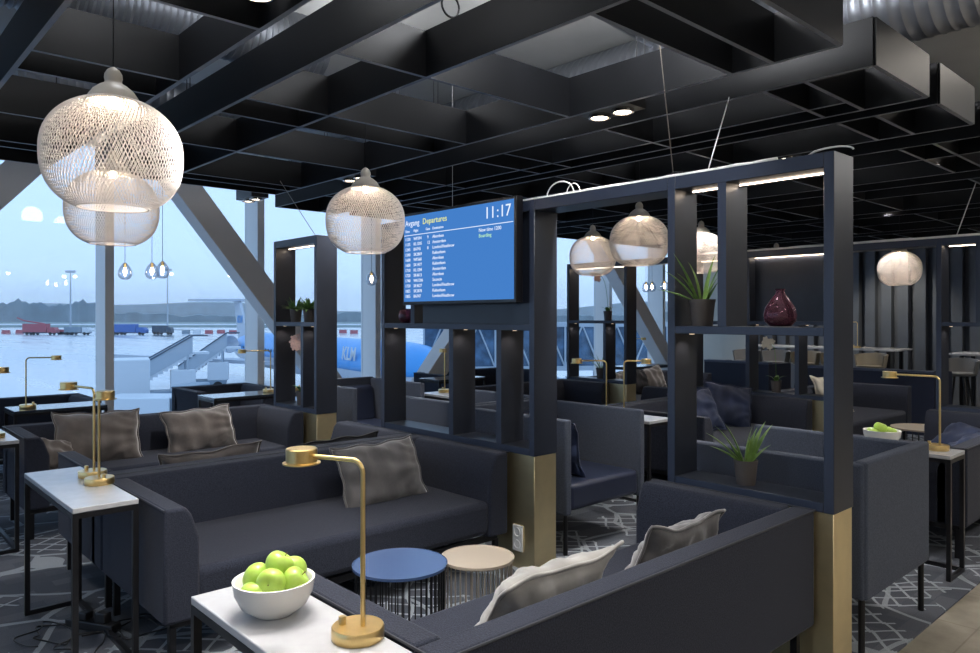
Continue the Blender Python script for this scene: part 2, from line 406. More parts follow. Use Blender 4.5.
# lit square fixtures in the plaster ceiling of the concourse side
def panel_light(label, x, y, p=24):
    t = thing('ceiling_light_panel', label, 'ceiling light', (x, y, ZT))
    fr = B(); box(fr, -.32, .32, -.32, -.28, -.035, 0); box(fr, -.32, .32, .28, .32, -.035, 0); box(fr, -.32, -.28, -.28, .28, -.035, 0); box(fr, .28, .32, -.28, .28, -.035, 0)
    obj('frame', fr, 'plasticw', t); obj('diffuser', box(B(), -.28, .28, -.28, .28, -.02, -.005), 'lens', t)
    light('AREA', (x, y, ZT-.05), p, (1, .96, .92), shape='SQUARE', size=.56)
panel_light('square lit ceiling light at the top right edge', 6.3, .55, 7)
for k, x in enumerate((-3.2, -.6, 2.0, 4.4, 7.6, 10.4)):  # unseen row added as front fill, repeating the fixture in view
    panel_light(['square', 'lit square', 'white square', 'bright square', 'flat square', 'plain square'][k]+' ceiling light added over the concourse behind the camera, %s' % ['far left', 'left', 'middle left', 'middle right', 'right', 'far right'][k], x, -1.3)
# ducts
def duct(name, a, b, r, label, ribs=.07, flex=False):
    a, b = Vector(a), Vector(b); d = (b-a); L = d.length; n = int(L/ribs)
    prof = []
    for i in range(n):
        z = i*ribs
        if flex: prof += [(r, z), (r*1.09, z+ribs*.5)]
        else: prof += [(r, z), (r, z+ribs*.80), (r*1.018, z+ribs*.86), (r*1.018, z+ribs*.92)]
    o = obj(name, lathe(B(), [(0.001, 0)]+prof+[(0.001, L)], 32), 'conduct', smooth=True, angle=50)
    o.location = a; o.rotation_euler = d.to_track_quat('Z', 'Y').to_euler()
    return tag(o, label, 'duct')
duct('air_duct', (4.42, -.8, 3.205), (4.42, 8.2, 3.205), .24, 'large silver spiral duct above the baffles at top right', .065)
duct('air_duct', (-.2, 4.1, 3.10), (2.35, 4.1, 3.10), .17, 'silver corrugated flexible duct above the large woven pendant', .035, True)
duct('air_duct', (.1, 6.3, 3.15), (3.2, 5.6, 3.15), .12, 'thin silver duct above the baffles near the windows', .05)
o = obj('conduit_pipe', tube(B(), [(1.2, 2.6, 3.3), (4.6, 3.0, 3.3)], .022, 10), 'conduct', smooth=True); tag(o, 'thin metal pipe crossing the grey ceiling above the baffles', 'pipe')
o = obj('conduit_pipe', tube(B(), [(2.6, 1.5, 3.33), (2.6, 7.5, 3.33)], .03, 10), 'conduct', smooth=True); tag(o, 'straight metal pipe along the grey ceiling above the widest baffle grid', 'pipe')
for (x, y, lab) in ((3.55, 2.72, 'round white ceiling light above the baffles, top centre'), (1.95, 3.15, 'glowing round ceiling light seen through the baffles left of centre')):
    t = thing('ceiling_lamp', lab, 'ceiling light', (x, y, ZT))
    obj('base', lathe(B(), [(0, 0), (.11, 0), (.11, -.02), (0, -.02)], 28), 'plasticw', t, smooth=True)
    obj('diffuser', lathe(B(), [(.10, -.02), (.085, -.05), (.04, -.07), (0, -.075)], 28), 'lens' if x < 3 else 'plasticw', t, smooth=True)
for k, (x, y, pw) in enumerate(((1.43, 1.4, 12), (2.5, 2.0, 60), (2.6, 4.15, 8), (.95, 2.9, 12), (7.6, -.6, 13), (5.05, 3.2, 10), (3.25, 3.2, 8), (-.6, 3.0, 16))):  # unseen points added above the baffles to brighten boards and plaster
    light('POINT', (x, y, 3.08), pw, (.95, .97, 1), shadow_soft_size=.15)

# ------------------------------------------------------------------ sofas
RIM = .67
def arm_prof(t=.145, top=.088, z0=.20, rim=RIM):
    return [(0, z0), (0, rim), (top, rim), (top+.025, rim-.035), (t, rim-.13), (t, z0)]
def usofa(label, W, D, loc, rz=0, armL=True, armR=True, m='sofa', group='charcoal box sofas'):
    """origin: floor, middle of the width, outer back at y=0, opens towards +y"""
    t = thing('sofa', label, 'sofa', loc, rz, group)
    h = W/2
    back = prism(B(), [(y, z) for y, z in arm_prof(.17, .095)], 'x', -h, h)
    bo = obj('backrest', back, m, t, bevel=.014)
    for s, on in ((-1, armL), (1, armR)):
        if not on: continue
        a = prism(B(), [(s*(h-x), z) for x, z in arm_prof()], 'y', .10, D)
        obj('arm', a, m, t, bevel=.014)
    xl = -h+(.13 if armL else 0); xr = h-(.13 if armR else 0)
    obj('seat', box(B(), xl, xr, .14, D-.01, .215, .405), m, t, bevel=.035, segs=4)
    p = B(); z = RIM-.002
    pts = [(-h, D, z), (-h, 0, z), (h, 0, z), (h, D, z)]
    for a, b in zip(pts, pts[1:]): tube(p, [a, b], .0045, 6)
    obj('piping', p, 'piping', bo, smooth=True)
    fr = B()
    for x in (-h+.05, h-.05):
        box(fr, x-.012, x+.012, .06, D-.05, .165, .198)
    box(fr, -h+.05, h-.05, .05, .075, .165, .198); box(fr, -h+.05, h-.05, D-.075, D-.05, .165, .198)
    obj('base_frame', fr, 'blackmetal', t)
    for x in (-h+.05, h-.05):
        for yy in (.06, D-.06):
            obj('leg', box(B(), x-.014, x+.014, yy-.014, yy+.014, 0, .17), 'blackmetal', t)
    return t
S1 = usofa('charcoal sofa behind the two round coffee tables', 1.92, .87, (2.0, 3.94, 0), PI)
S4 = dup(S1, 'charcoal sofa back to back with the one behind the coffee tables, facing the window', (2.0, 3.955, 0), 0)
S3 = usofa('charcoal sofa against the window side with two taupe cushions', 1.98, .74, (1.99, 6.25, 0), PI)
S2 = usofa('charcoal sofa in the foreground seen from behind', 1.94, .78, (2.015, 1.31, 0), 0)
S5 = dup(S2, 'charcoal sofa at the right edge with navy cushions', (6.0, 1.31, 0), 0)
SE1 = usofa('charcoal sofa behind the grey armchair, its arm along the far divider', 1.9, .98, (6.02, 4.06, 0), PI)
SE4 = dup(S4, 'charcoal sofa back beyond the navy armchair, with a flat black cushion on it', (6.0, 4.075, 0), 0)
SD1 = dup(S3, 'charcoal sofa whose arm runs along the far window side divider', (5.98, 6.25, 0), PI)
S8 = usofa('charcoal sofa beyond the far divider with taupe and black cushions', 1.9, .78, (8.25, 6.25, 0), PI)
S9 = usofa('charcoal sofa in the far row with a cream cushion', 1.84, .80, (8.22, 3.72, 0), PI)
SW1 = usofa('low grey sofa at the window on the far left', 1.7, .85, (1.15, 8.42, 0), PI)
SW2 = usofa('low grey sofa at the window left of the plant divider', .86, .75, (3.36, 8.42, 0), PI)
SW3 = usofa('low grey sofa at the window seen through the screen divider', 1.7, .80, (7.05, 8.35, 0), PI)

# armchairs
def armchair(label, loc, rz=0, m='slate', seat='navyleather'):
    """origin: floor, centre; opens to +y; 0.80 wide 0.93 deep 0.83 high"""
    t = thing('armchair', label, 'armchair', loc, rz, 'high sided armchairs')
    W, D, Z0, Z1, T = .80, .90, .245, .835, .055
    obj('backrest', box(B(), -W/2+.012, W/2, -D/2, -D/2+T, Z0, Z1), m, t, bevel=.012)
    obj('side_panel', box(B(), -W/2, -W/2+T, -D/2+.012, D/2, Z0, Z1-.01), m, t, bevel=.012)
    obj('side_panel', box(B(), W/2-T, W/2-.002, -D/2+T, D/2, Z0, Z1-.01), m, t, bevel=.012)
    obj('seat', box(B(), -W/2+T+.002, W/2-T-.002, -D/2+T, D/2-.01, Z0+.015, .425), seat, t, bevel=.03, segs=4)
    obj('back_cushion', prism(B(), [(-D/2+T, .40), (-D/2+T+.12, .41), (-D/2+T+.07, .74), (-D/2+T, .77)], 'x', -W/2+T+.01, W/2-T-.01), seat, t, bevel=.025, segs=4)
    for x in (-W/2+.03, W/2-.03):
        for y in (-D/2+.03, D/2-.03):
            obj('leg', tube(B(), [(x, y, 0), (x, y, Z0+.02)], .014, 10), 'blackmetal', t, smooth=True)
    return t
M2 = armchair('slate grey armchair seen from behind, right of the divider end post', (3.67, 1.67, 0), 0)
M1 = dup(M2, 'navy leather seated armchair with a blue cushion, beside the brass plinth', (3.745, 3.42, 0), PI)
M3 = dup(M2, 'grey armchair seen through the openings under the screen', (3.84, 4.36, 0), 0)
M4 = dup(M2, 'grey armchair in the gap between the plant divider and the screen divider', (3.88, 6.03, 0), PI)

# side tables
def side_table(label, x0, x1, y0, y1, h=.69, top='white', grp='white topped narrow side tables'):
    cx, cy = (x0+x1)/2, (y0+y1)/2
    t = thing('side_table', label, 'side table', (cx, cy, 0), 0, grp)
    hx, hy = (x1-x0)/2, (y1-y0)/2
    obj('tabletop', box(B(), -hx, hx, -hy, hy, h-.022, h), top, t, bevel=.003, segs=2)
    s = .011
    for yy in (-hy+s, hy-s):                        # two closed sled frames
        for xx in (-hx+s, hx-s): obj('leg', box(B(), xx-s, xx+s, yy-s, yy+s, 0, h-.022), 'blackmetal', t)
    f = B()
    for yy in (-hy+s, hy-s): box(f, -hx+2*s, hx-2*s, yy-s, yy+s, h-.044, h-.0225)
    for xx in (-hx+s, hx-s): box(f, xx-s, xx+s, -hy+2*s, hy-2*s, h-.044, h-.0225)
    obj('frame', f, 'blackmetal', t)
    f = B()
    box(f, -hx+2*s, hx-2*s, -hy, -hy+2*s, 0, 2*s); box(f, -hx+2*s, hx-2*s, hy-2*s, hy, 0, 2*s); box(f, hx-2*s, hx, -hy+2*s, hy-2*s, 0, 2*s)
    obj('foot_rail', f, 'blackmetal', t)
    return t
side_table('white side table with two brass lamps, left of the coffee table sofa', .757, 1.005, 3.27, 4.18)
side_table('white side table in the foreground holding the apple bowl', .757, 1.003, 1.08, 2.03)
side_table('white side table cut off by the left edge of the photo', .68, .94, 5.33, 6.2)
side_table('white side table right of the navy leather armchair', 4.48, 4.77, 3.17, 4.02)
side_table('white side table with a brass lamp, right of the slate grey armchair', 4.58, 4.84, 1.27, 2.12)
side_table('white side table behind the screen divider, one brass lamp on it', 4.48, 4.76, 5.08, 5.93)
side_table('dark topped side table at the window on the left', 1.19, 1.88, 6.95, 7.36, top='darkglass', grp='window side tables')
side_table('dark topped side table at the window beside the plant divider', 2.76, 3.85, 6.82, 7.22, top='darkglass', grp='window side tables')
side_table('dark topped side table at the window behind the screen divider', 5.55, 6.30, 6.95, 7.36, top='darkglass', grp='window side tables')
x, y = far(640, 11.6)
side_table('dark topped side table at the far window', x-.5, x+.55, y-.2, y+.2, top='darkglass', grp='window side tables')

# brass table lamps
def table_lamp(label, x, y, ang, arm=.20, z=.69, on=True):
    """pole at x,y; arm points to angle ang"""
    t = thing('table_lamp', label, 'table lamp', (x, y, z), ang, 'brass table lamps')
    obj('base', lathe(B(), [(0, 0), (.060, 0), (.062, .003), (.062, .027), (.060, .030), (0, .030)], 40, (.014, 0, 0)), 'brass', t, smooth=True)
    obj('switch', lathe(B(), [(0, .030), (.009, .030), (.009, .047), (.008, .049), (0, .049)], 16, (.050, .012, 0)), 'brass', t, smooth=True)
    pts = [(0, 0, .028), (0, 0, .39)]+[(.03-.03*math.cos(a), 0, .39+.03*math.sin(a)) for a in [PI/2*k/6 for k in range(1, 7)]]+[(arm, 0, .42)]
    obj('stem', tube(B(), pts, .0058, 12), 'brass', t, smooth=True)
    hd = obj('lamp_head', lathe(B(), [(0, .437), (.036, .437), (.038, .435), (.038, .404), (.046, .402), (.046, .399), (.034, .399), (.034, .41), (0, .41)], 36, (arm+.01, 0, 0)), 'brass', t, smooth=True)
    if on: obj('diffuser', lathe(B(), [(0, .401), (.033, .401), (.033, .404), (0, .404)], 24, (arm+.01, 0, 0)), 'led', hd)
    return t
table_lamp('brass table lamp in the foreground beside the apple bowl', .958, 1.489, math.radians(113), .17)
table_lamp('brass lamp nearest the camera of the pair on the left side table', .965, 3.70, math.radians(-97), .17)
table_lamp('brass lamp with its head to the left, of the pair on the left side table', .985, 3.86, math.radians(101), .25)
table_lamp('brass lamp whose head just enters the photo at the left edge', .83, 5.52, math.radians(58), .12)
table_lamp('brass lamp on the window table at the far left', 1.31, 7.16, math.radians(-30), .22)
table_lamp('brass lamp on the window table left of the plant divider', 3.42, 7.02, math.radians(165), .27)
table_lamp('brass lamp head seen just right of the plant divider', 3.70, 7.05, math.radians(-20), .30)
table_lamp('brass lamp seen through the opening left under the screen', 4.70, 5.80, math.radians(60), .10)
table_lamp('brass lamp with head to the left, right of the tall divider post', 4.55, 3.62, math.radians(135), .22)
table_lamp('brass lamp with head to the right, beyond the navy leather armchair', 4.64, 3.52, math.radians(-55), .16)
table_lamp('brass lamp on the right hand side table by the slate grey armchair', 4.745, 1.37, math.radians(95), .25)
x, y = far(636, 11.6); table_lamp('brass lamp on the far window table', x-.1, y, math.radians(-20), .2)

# coffee tables
def coffee(label, x, y, r, h, top, wire, n):
    t = thing('coffee_table', label, 'coffee table', (x, y, 0), 0, 'round wire coffee tables')
    obj('tabletop', lathe(B(), [(0, h-.012), (r-.004, h-.012), (r, h-.009), (r, h+.002), (r-.004, h+.003), (r-.006, h), (0, h)], 72), top, t, smooth=True)
    rr = r*.93
    for k in range(n):
        a = 2*PI*k/n
        obj('rod', tube(B(), [(rr*math.cos(a), rr*math.sin(a), .004), (rr*math.cos(a), rr*math.sin(a), h-.012)], .0028, 6), wire, t, smooth=True)
    ring = B()
    for z in (.005,): tube(ring, [(rr*math.cos(2*PI*k/48), rr*math.sin(2*PI*k/48), z) for k in range(49)], .004, 6)
    obj('base_ring', ring, wire, t, smooth=True)
    return t
coffee('round blue topped wire coffee table', 1.811, 2.532, .199, .42, 'bluetop', 'blackmetal', 44)
coffee('round tan topped wire coffee table, smaller and right of the blue one', 2.151, 2.426, .162, .398, 'tantop', 'tanwire', 36)
coffee('round tan coffee table far off by the right hand brass lamp', 7.62, 2.35, .26, .42, 'tantop', 'blackmetal', 30)

# bowls and apples
def bowl(label, x, y, z, r=.103, h=.088):
    o = obj('bowl', lathe(B(), [(0, .004), (.04, .002), (.05, 0), (.053, .003), (r*.80, h*.28), (r*.95, h*.62), (r, h), (r-.004, h+.001), (r-.008, h-.002), (r*.88, h*.62), (r*.72, h*.32), (.045, .012), (0, .010)], 56), 'ceramic', smooth=True, angle=60)
    o.location = (x, y, z); return tag(o, label, 'bowl')
def apple_proto():
    prof = []
    for k in range(19):
        a = -PI/2+PI*k/18
        r = .0375*math.cos(a)*(1+.06*math.sin(a)); z = .034*math.sin(a)
        if k > 13: z -= .012*((k-13)/5)**2
        if k < 3: z += .006*((3-k)/3)**2
        prof.append((max(r, 0), z))
    a = obj('apple', lathe(B(), prof, 28), 'apple', smooth=True, angle=80)
    obj('stem', tube(B(), [(0, 0, .018), (.002, 0, .026), (.005, 0, .034)], .0014, 6), 'stem', a)
    return a
bx, by = .874, 1.775
bowl('white bowl of green apples on the foreground side table', bx, by, .69)
ap = apple_proto(); first = True
R_ = Vector((math.sin(TH), -math.cos(TH), 0)); F_ = Vector((math.cos(TH), math.sin(TH), 0))
for (dx, dy, dz, tilt, ta, lab) in (
    (-.045, .005, .088, 70, 160, 'green apple at the upper left of the foreground bowl'),
    (.010, .015, .118, 35, 20, 'green apple on top of the pile in the foreground bowl'),
    (.004, -.038, .088, 78, -95, 'green apple with its stem dimple facing the camera, front of the foreground bowl'),
    (.055, -.005, .082, 50, 10, 'green apple at the right of the foreground bowl'),
    (-.035, -.045, .062, 20, 60, 'green apple low at the front left of the foreground bowl'),
    (.035, .048, .092, 60, 120, 'green apple at the back of the foreground bowl, mostly hidden'),
    (-.01, .0, .045, 0, 0, '')):
    if not lab: continue
    p = Vector((bx, by, .69))+R_*dx+F_*dy+Vector((0, 0, dz))
    a = ap if first else dup(ap)
    first = False
    a.location = p
    ax = R_*math.cos(math.radians(ta))+F_*math.sin(math.radians(ta))
    v = (Vector((0, 0, 1))*math.cos(math.radians(tilt))+ax*math.sin(math.radians(tilt)))
    a.rotation_euler = v.to_track_quat('Z', 'Y').to_euler()
    tag(a, lab, 'apple', 'green apples in bowls')
b2 = (4.69, 1.66)
bowl('white bowl of green apples behind the slate grey armchair', b2[0], b2[1], .69)
for (dx, dy, dz, lab) in ((-.01, 0, .10, 'green apple on top in the bowl behind the slate armchair'), (.045, -.01, .075, 'green apple at the right in the bowl behind the slate armchair'), (-.055, .0, .070, 'green apple at the left in the bowl behind the slate armchair')):
    a = dup(ap); p = Vector((*b2, .69))+R_*dx+F_*dy+Vector((0, 0, dz)); a.location = p; a.rotation_euler = (.3, .2, 0); tag(a, lab, 'apple', 'green apples in bowls')

# cushions
def cushion(label, w, h, t, loc, rz, lean, m, roll=0, seed=0, name='cushion'):
    """stands on its lower edge at loc (bottom middle); faces direction -y rotated by rz; lean back in degrees"""
    r = random.Random(seed); n = 26
    ph = [r.uniform(0, 6) for _ in range(8)]
    def pos(i, j, s):
        u = -1+2*i/n; v = -1+2*j/n
        x = w/2*u*(1-.07*(1-v*v)); z = h/2*v*(1-.09*(1-u*u)*(1.2 if v > 0 else .8))
        th = t/2*max(0, (1-abs(u)**3.2)*(1-abs(v)**3.2))**.62
        ed = min(1-abs(u), 1-abs(v))
        wr = .010*math.sin(7*u+4*v+ph[0])*math.sin(3*v-5*u+ph[1])+.005*math.sin(17*u*v+ph[2]+6*v)
        wr += .0022*math.sin(26*math.atan2(v, u)+ph[3])*math.exp(-((max(abs(u), abs(v))-.72)/.16)**2)
        y = s*(th+wr*min(1, ed*5))
        y += .012*math.sin(3.1*u+ph[4])*max(0, v)**2+.010*math.sin(4*v+ph[5])*u*u
        x += .004*math.sin(9*v+ph[6])*u*u; z += .006*math.sin(8*u+ph[7])*v*v
        return (x, y, z)
    bm = B(); F1 = [[bm.verts.new(pos(i, j, 1)) for j in range(n+1)] for i in range(n+1)]
    F2 = [[F1[i][j] if i in (0, n) or j in (0, n) else bm.verts.new(pos(i, j, -1)) for j in range(n+1)] for i in range(n+1)]
    for i in range(n):
        for j in range(n):
            bm.faces.new((F1[i][j], F1[i+1][j], F1[i+1][j+1], F1[i][j+1])); bm.faces.new((F2[i][j], F2[i][j+1], F2[i+1][j+1], F2[i+1][j]))
    edge = [pos(i, 0, 0) for i in range(n)]+[pos(n, j, 0) for j in range(n)]+[pos(n-i, n, 0) for i in range(n)]+[pos(0, n-j, 0) for j in range(n+1)]
    o = obj(name, bm, m, smooth=True, angle=180)
    tag(o, label, 'cushion', 'scatter cushions')
    e_ = [(x*1.012, y, z*1.02) for x, y, z in edge]
    obj('edge_trim', tube(B(), e_, .0065, 6), m, o, smooth=True, angle=180)
    mt = Matrix.Rotation(rz, 4, 'Z') @ Matrix.Rotation(math.radians(-lean), 4, 'X') @ Matrix.Rotation(math.radians(roll), 4, 'Y')
    o.matrix_world = Matrix.Translation(loc) @ mt @ Matrix.Translation((0, 0, h/2*.93))
    return o
# on the window side sofa (backrest inner face about y 6.08)
cushion('large taupe velvet cushion leaning on the window side sofa, left', .58, .40, .16, (1.53, 5.84, .395), 0, 20, 'velvet', 2, 1)
cushion('taupe velvet cushion leaning on the window side sofa, right', .56, .37, .15, (2.30, 5.86, .385), .03, 22, 'velvet', -3, 2)
cushion('taupe cushion corner showing below the large left one', .34, .24, .12, (1.20, 5.74, .415), .35, 35, 'velvet', 20, 3)
# on the sofa facing the window, tops show above its back
cushion('olive grey cushion whose top edge shows above the sofa back, left', .58, .33, .13, (1.68, 4.26, .405), PI, 20, 'velvet', 1, 4)
cushion('black cushion whose top edge shows above the sofa back, right', .56, .30, .10, (2.50, 4.24, .405), PI, 20, 'blackfab', 2, 5)
# coffee table sofa
cushion('grey taupe velvet cushion on the coffee table sofa', .56, .37, .15, (2.43, 3.50, .395), .0, 24, 'greyvelvet', -2, 6)
# foreground sofa
cushion('pale grey crumpled cushion on the foreground sofa, left', .52, .40, .15, (1.70, 1.74, .40), PI+.05, 40, 'linen', 3, 7)
cushion('grey crumpled cushion on the foreground sofa, right', .46, .37, .13, (2.36, 1.68, .405), PI-.05, 33, 'greyvelvet', -3, 8)
# armchair
cushion('royal blue cushion standing in the navy leather armchair', .46, .37, .12, (3.63, 3.30, .43), PI/2, 14, 'bluevelvet', 0, 9)
# far sofas
cushion('navy cushion with dark border in the middle of the sofa behind the potted aloe', .46, .44, .14, (6.42, 3.66, .415), -.75, 25, 'bluevelvet', 10, 10)
cushion('navy cushion at the left on the sofa behind the potted aloe', .44, .42, .14, (5.98, 3.62, .415), -.5, 30, 'bluevelvet', -8, 11)
cushion('crumpled navy cushion on the right edge sofa, left one', .46, .34, .14, (6.50, 1.78, .42), -PI/2-.3, 62, 'bluevelvet', 5, 12)
cushion('crumpled navy cushion on the right edge sofa, right one', .46, .36, .14, (6.0, 1.72, .415), PI, 55, 'bluevelvet', -5, 13)
cushion('brown cushion on the far sofa beyond the divider, left', .42, .36, .13, (7.80, 5.95, .415), .1, 20, 'velvet', 6, 14)
cushion('black and taupe cushion on the far sofa beyond the divider, middle', .40, .38, .12, (8.20, 5.98, .415), -.2, 20, 'blackfab', 14, 15)
cushion('taupe cushion on the far sofa beyond the divider, right', .5, .38, .14, (8.62, 5.95, .415), 0, 20, 'velvet', -8, 16)
cushion('flat black cushion lying by the sofa beyond the navy armchair', .5, .36, .10, (6.30, 4.52, .445), PI, 62, 'blackfab', 0, 17)
cushion('cream cushion on the far row sofa at the right of the divider post', .42, .42, .12, (8.28, 3.40, .415), -.5, 22, 'cream', 0, 18)

# ------------------------------------------------------------------ dividers
XD = 3.0; DD = .19; T = .042
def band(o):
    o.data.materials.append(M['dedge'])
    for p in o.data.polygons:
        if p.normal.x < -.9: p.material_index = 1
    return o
def divider(label, X, y0, y1, uppers, lowers, beam_to=None, panel=None, leds=(), plinths=('near', 'far')):
    t = thing('room_divider', label, 'room divider', (X, y0, 0), 0, 'blue black shelf dividers on brass plinths')
    L = y1-y0; ZP, ZS, ZB = .66, 1.372, 2.115
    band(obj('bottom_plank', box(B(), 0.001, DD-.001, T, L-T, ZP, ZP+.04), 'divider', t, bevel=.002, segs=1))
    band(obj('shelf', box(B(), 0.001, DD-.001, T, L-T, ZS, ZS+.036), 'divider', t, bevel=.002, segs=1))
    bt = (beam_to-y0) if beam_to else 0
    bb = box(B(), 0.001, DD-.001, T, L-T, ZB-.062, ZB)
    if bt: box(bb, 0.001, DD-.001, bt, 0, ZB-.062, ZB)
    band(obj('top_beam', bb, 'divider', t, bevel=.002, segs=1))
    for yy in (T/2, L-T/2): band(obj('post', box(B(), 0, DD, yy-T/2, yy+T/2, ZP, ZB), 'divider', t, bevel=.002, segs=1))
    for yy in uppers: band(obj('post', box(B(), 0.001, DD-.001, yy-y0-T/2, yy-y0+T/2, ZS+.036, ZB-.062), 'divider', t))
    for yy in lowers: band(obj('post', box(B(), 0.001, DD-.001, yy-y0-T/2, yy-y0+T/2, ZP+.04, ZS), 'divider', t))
    if 'near' in plinths: obj('plinth', box(B(), .004, DD-.004, .004, .34, 0, ZP), 'plinth', t, bevel=.002, segs=1)
    if 'far' in plinths: obj('plinth', box(B(), .004, DD-.004, L-.34, L-.004, 0, ZP), 'plinth', t, bevel=.002, segs=1)
    if panel: obj('back_panel', box(B(), panel[2], panel[2]+.03, panel[0]-y0, panel[1]-y0, ZS+.03, ZB-.05), 'divider', t)
    edges = sorted([y0+T]+list(uppers)+[y1-T])
    for a, b in zip(edges, edges[1:]):
        if b-a < .15 or not leds: continue
        obj('led_strip', box(B(), .110, .118, a-y0+.025, b-y0-.025, ZB-.068, ZB-.062), 'led', t)
        light('AREA', (X+.114, (a+b)/2, ZB-.075), .5*(b-a)*3, (1, .82, .66), shape='RECTANGLE', size=.02, size_y=b-a-.06)
    edges = sorted([y0+T]+list(lowers)+[y1-T/2])
    for a, b in zip(edges[1:], edges[:-1]):            # small spot by the far post of each lower cell
        light('SPOT', (X+.06, a-.075, ZS-.012), 1.1, (1, .78, .58), spot_size=2.4, spot_blend=.8, shadow_soft_size=.012)
        obj('shelf_spot', lathe(B(), [(0, ZS-.004), (.012, ZS-.004), (.012, ZS), (0, ZS)], 12, (.06, a-.075-y0, 0)), 'spotglow', t)
    return t
divider('shelf divider with aloe pots and plum vase, its tall end post in the right foreground', XD, 1.241, 2.02, [1.735], [], leds=(1,))
divider('shelf divider that carries the departure screen', XD, 2.90, 4.425, [4.05], [3.64, 3.195], beam_to=2.02, panel=(2.94, 3.96, .02))
divider('shelf divider with orchid and two leafy pots by the window', XD, 5.345, 6.10, [], [5.59], leds=(1,))
divider('far shelf divider with orchid, beyond the armchair', 7.0, 5.27, 6.20, [], [5.60], leds=(1,))
divider('far shelf divider with a closed back panel, behind the plum vase', 7.0, 2.86, 4.42, [3.76], [3.76, 3.25], beam_to=2.05, panel=(2.9, 3.74, .12), leds=(1,))
divider('far shelf divider at the right edge in front of the bar table', 7.0, 1.2, 2.05, [1.74], [], leds=(1,))
# beam bridging to the far window divider
o = obj('divider_beam', box(B(), 7.0, 7.19, 4.42, 5.27, 2.053, 2.115), 'divider'); tag(o, 'blue black beam bridging the two far dividers', 'beam')
# wall socket
t = thing('wall_socket', 'white double power socket on the brass plinth', 'socket', (3.004, 3.03, .175))
obj('plate', box(B(), -.012, 0, -.04, .04, -.075, .075), 'plasticw', t, bevel=.004)
for z in (-.035, .035): obj('outlet', lathe(B(), [(.026, 0), (.026, .004), (.021, .004), (.019, 0)], 20), 'plasticw', t, smooth=True)
for c_, z in zip([c for c in t.children if c.name.startswith('outlet')], (-.035, .035)):
    c_.rotation_euler = (0, -PI/2, 0); c_.location = (-.012, 0, z)

# departure screen
t = thing('display_screen', 'blue departure board screen on the divider showing 11:17', 'screen', (2.985, 2.975, 1.53))
W_, H_ = 1.09, .61
obj('casing', box(B(), -.055, 0, 0, W_, 0, H_), 'tvframe', t, bevel=.004, segs=2)
obj('screen', box(B(), -.0565, -.054, .018, W_-.018, .022, H_-.018), 'screen', t)
obj('mount', box(B(), 0, .03, .3, .8, .1, .45), 'blackmetal', t)
def txt(s, u, v, size, m, bold=0.0, align='LEFT'):
    """u from the left edge as read, v from the bottom (0..1)"""
    c = bpy.data.curves.new('t', 'FONT'); c.body = s; c.size = size; c.align_x = align; c.extrude = .0006; c.offset = bold; c.resolution_u = 2
    o = bpy.data.objects.new('tmp', c); C.objects.link(o)
    dg = bpy.context.evaluated_depsgraph_get(); me = bpy.data.meshes.new_from_object(o.evaluated_get(dg))
    bpy.data.objects.remove(o)
    me.materials.clear(); me.materials.append(M[m])
    return me
def put(s, u, v, size, m, name, bold=0.0, align='LEFT'):
    me = txt(s, u, v, size, m, bold, align); o = bpy.data.objects.new(name, me); C.objects.link(o); o.parent = t
    o.location = (-.0575, W_*(1-u), H_*v); o.rotation_euler = (PI/2, 0, -PI/2)
    return o
put('Avgang', .03, .86, .054, 'tw', 'heading'); put('Departures', .205, .86, .054, 'ty', 'heading')
put('11', .846, .82, .098, 'tw', 'clock_hours', .0, 'RIGHT'); put('.', .872, .82, .098, 'tw', 'clock_dot', .0, 'RIGHT'); put('.', .872, .875, .098, 'tw', 'clock_dot', .0, 'RIGHT'); put('17', .965, .82, .098, 'tw', 'clock_minutes', .0, 'RIGHT')
put('Time', .03, .79, .024, 'tw', 'column_heading'); put('Flight', .115, .79, .024, 'tw', 'column_heading'); put('Gate', .235, .79, .024, 'tw', 'column_heading'); put('Destination', .30, .79, .024, 'tw', 'column_heading')
obj('rule_line', box(B(), -.0575, -.0565, .022, W_-.022, H_*.755, H_*.762), 'tw', t)
rows = [('1120', 'WF594', '9', 'Aberdeen'), ('1135', 'KL1205', '12', 'Amsterdam'), ('1245', 'BA745', '8', 'London/Heathrow'), ('1340', 'SK2869', '', 'København'),
        ('1600', 'WF568', '', 'Aberdeen'), ('1600', 'SK1477', '', 'København'), ('1710', 'KL1204', '', 'Amsterdam'), ('1720', 'SK4613', '', 'Aberdeen'),
        ('1740', 'W61206', '', 'Szczecin'), ('1750', 'SK4627', '', 'London/Heathrow'), ('1855', 'SK2878', '', 'København'), ('1855', 'BA747', '', 'London/Heathrow')]
for i, (a, b, g_, d) in enumerate(rows):
    v = .70-i*.0565
    for s, u in ((a, .03), (b, .115), (g_, .25), (d, .30)):
        if s: put(s, u, v, .029, 'tw', 'flight_text')
put('New time 1200', .71, .70, .031, 'tw', 'flight_text'); put('Boarding', .71, .645, .031, 'tg', 'flight_text')
light('AREA', (2.92, 3.54, 1.83), 1.2, (.35, .6, 1), rot=(0, -PI/2, 0), shape='RECTANGLE', size=.55, size_y=1.05)

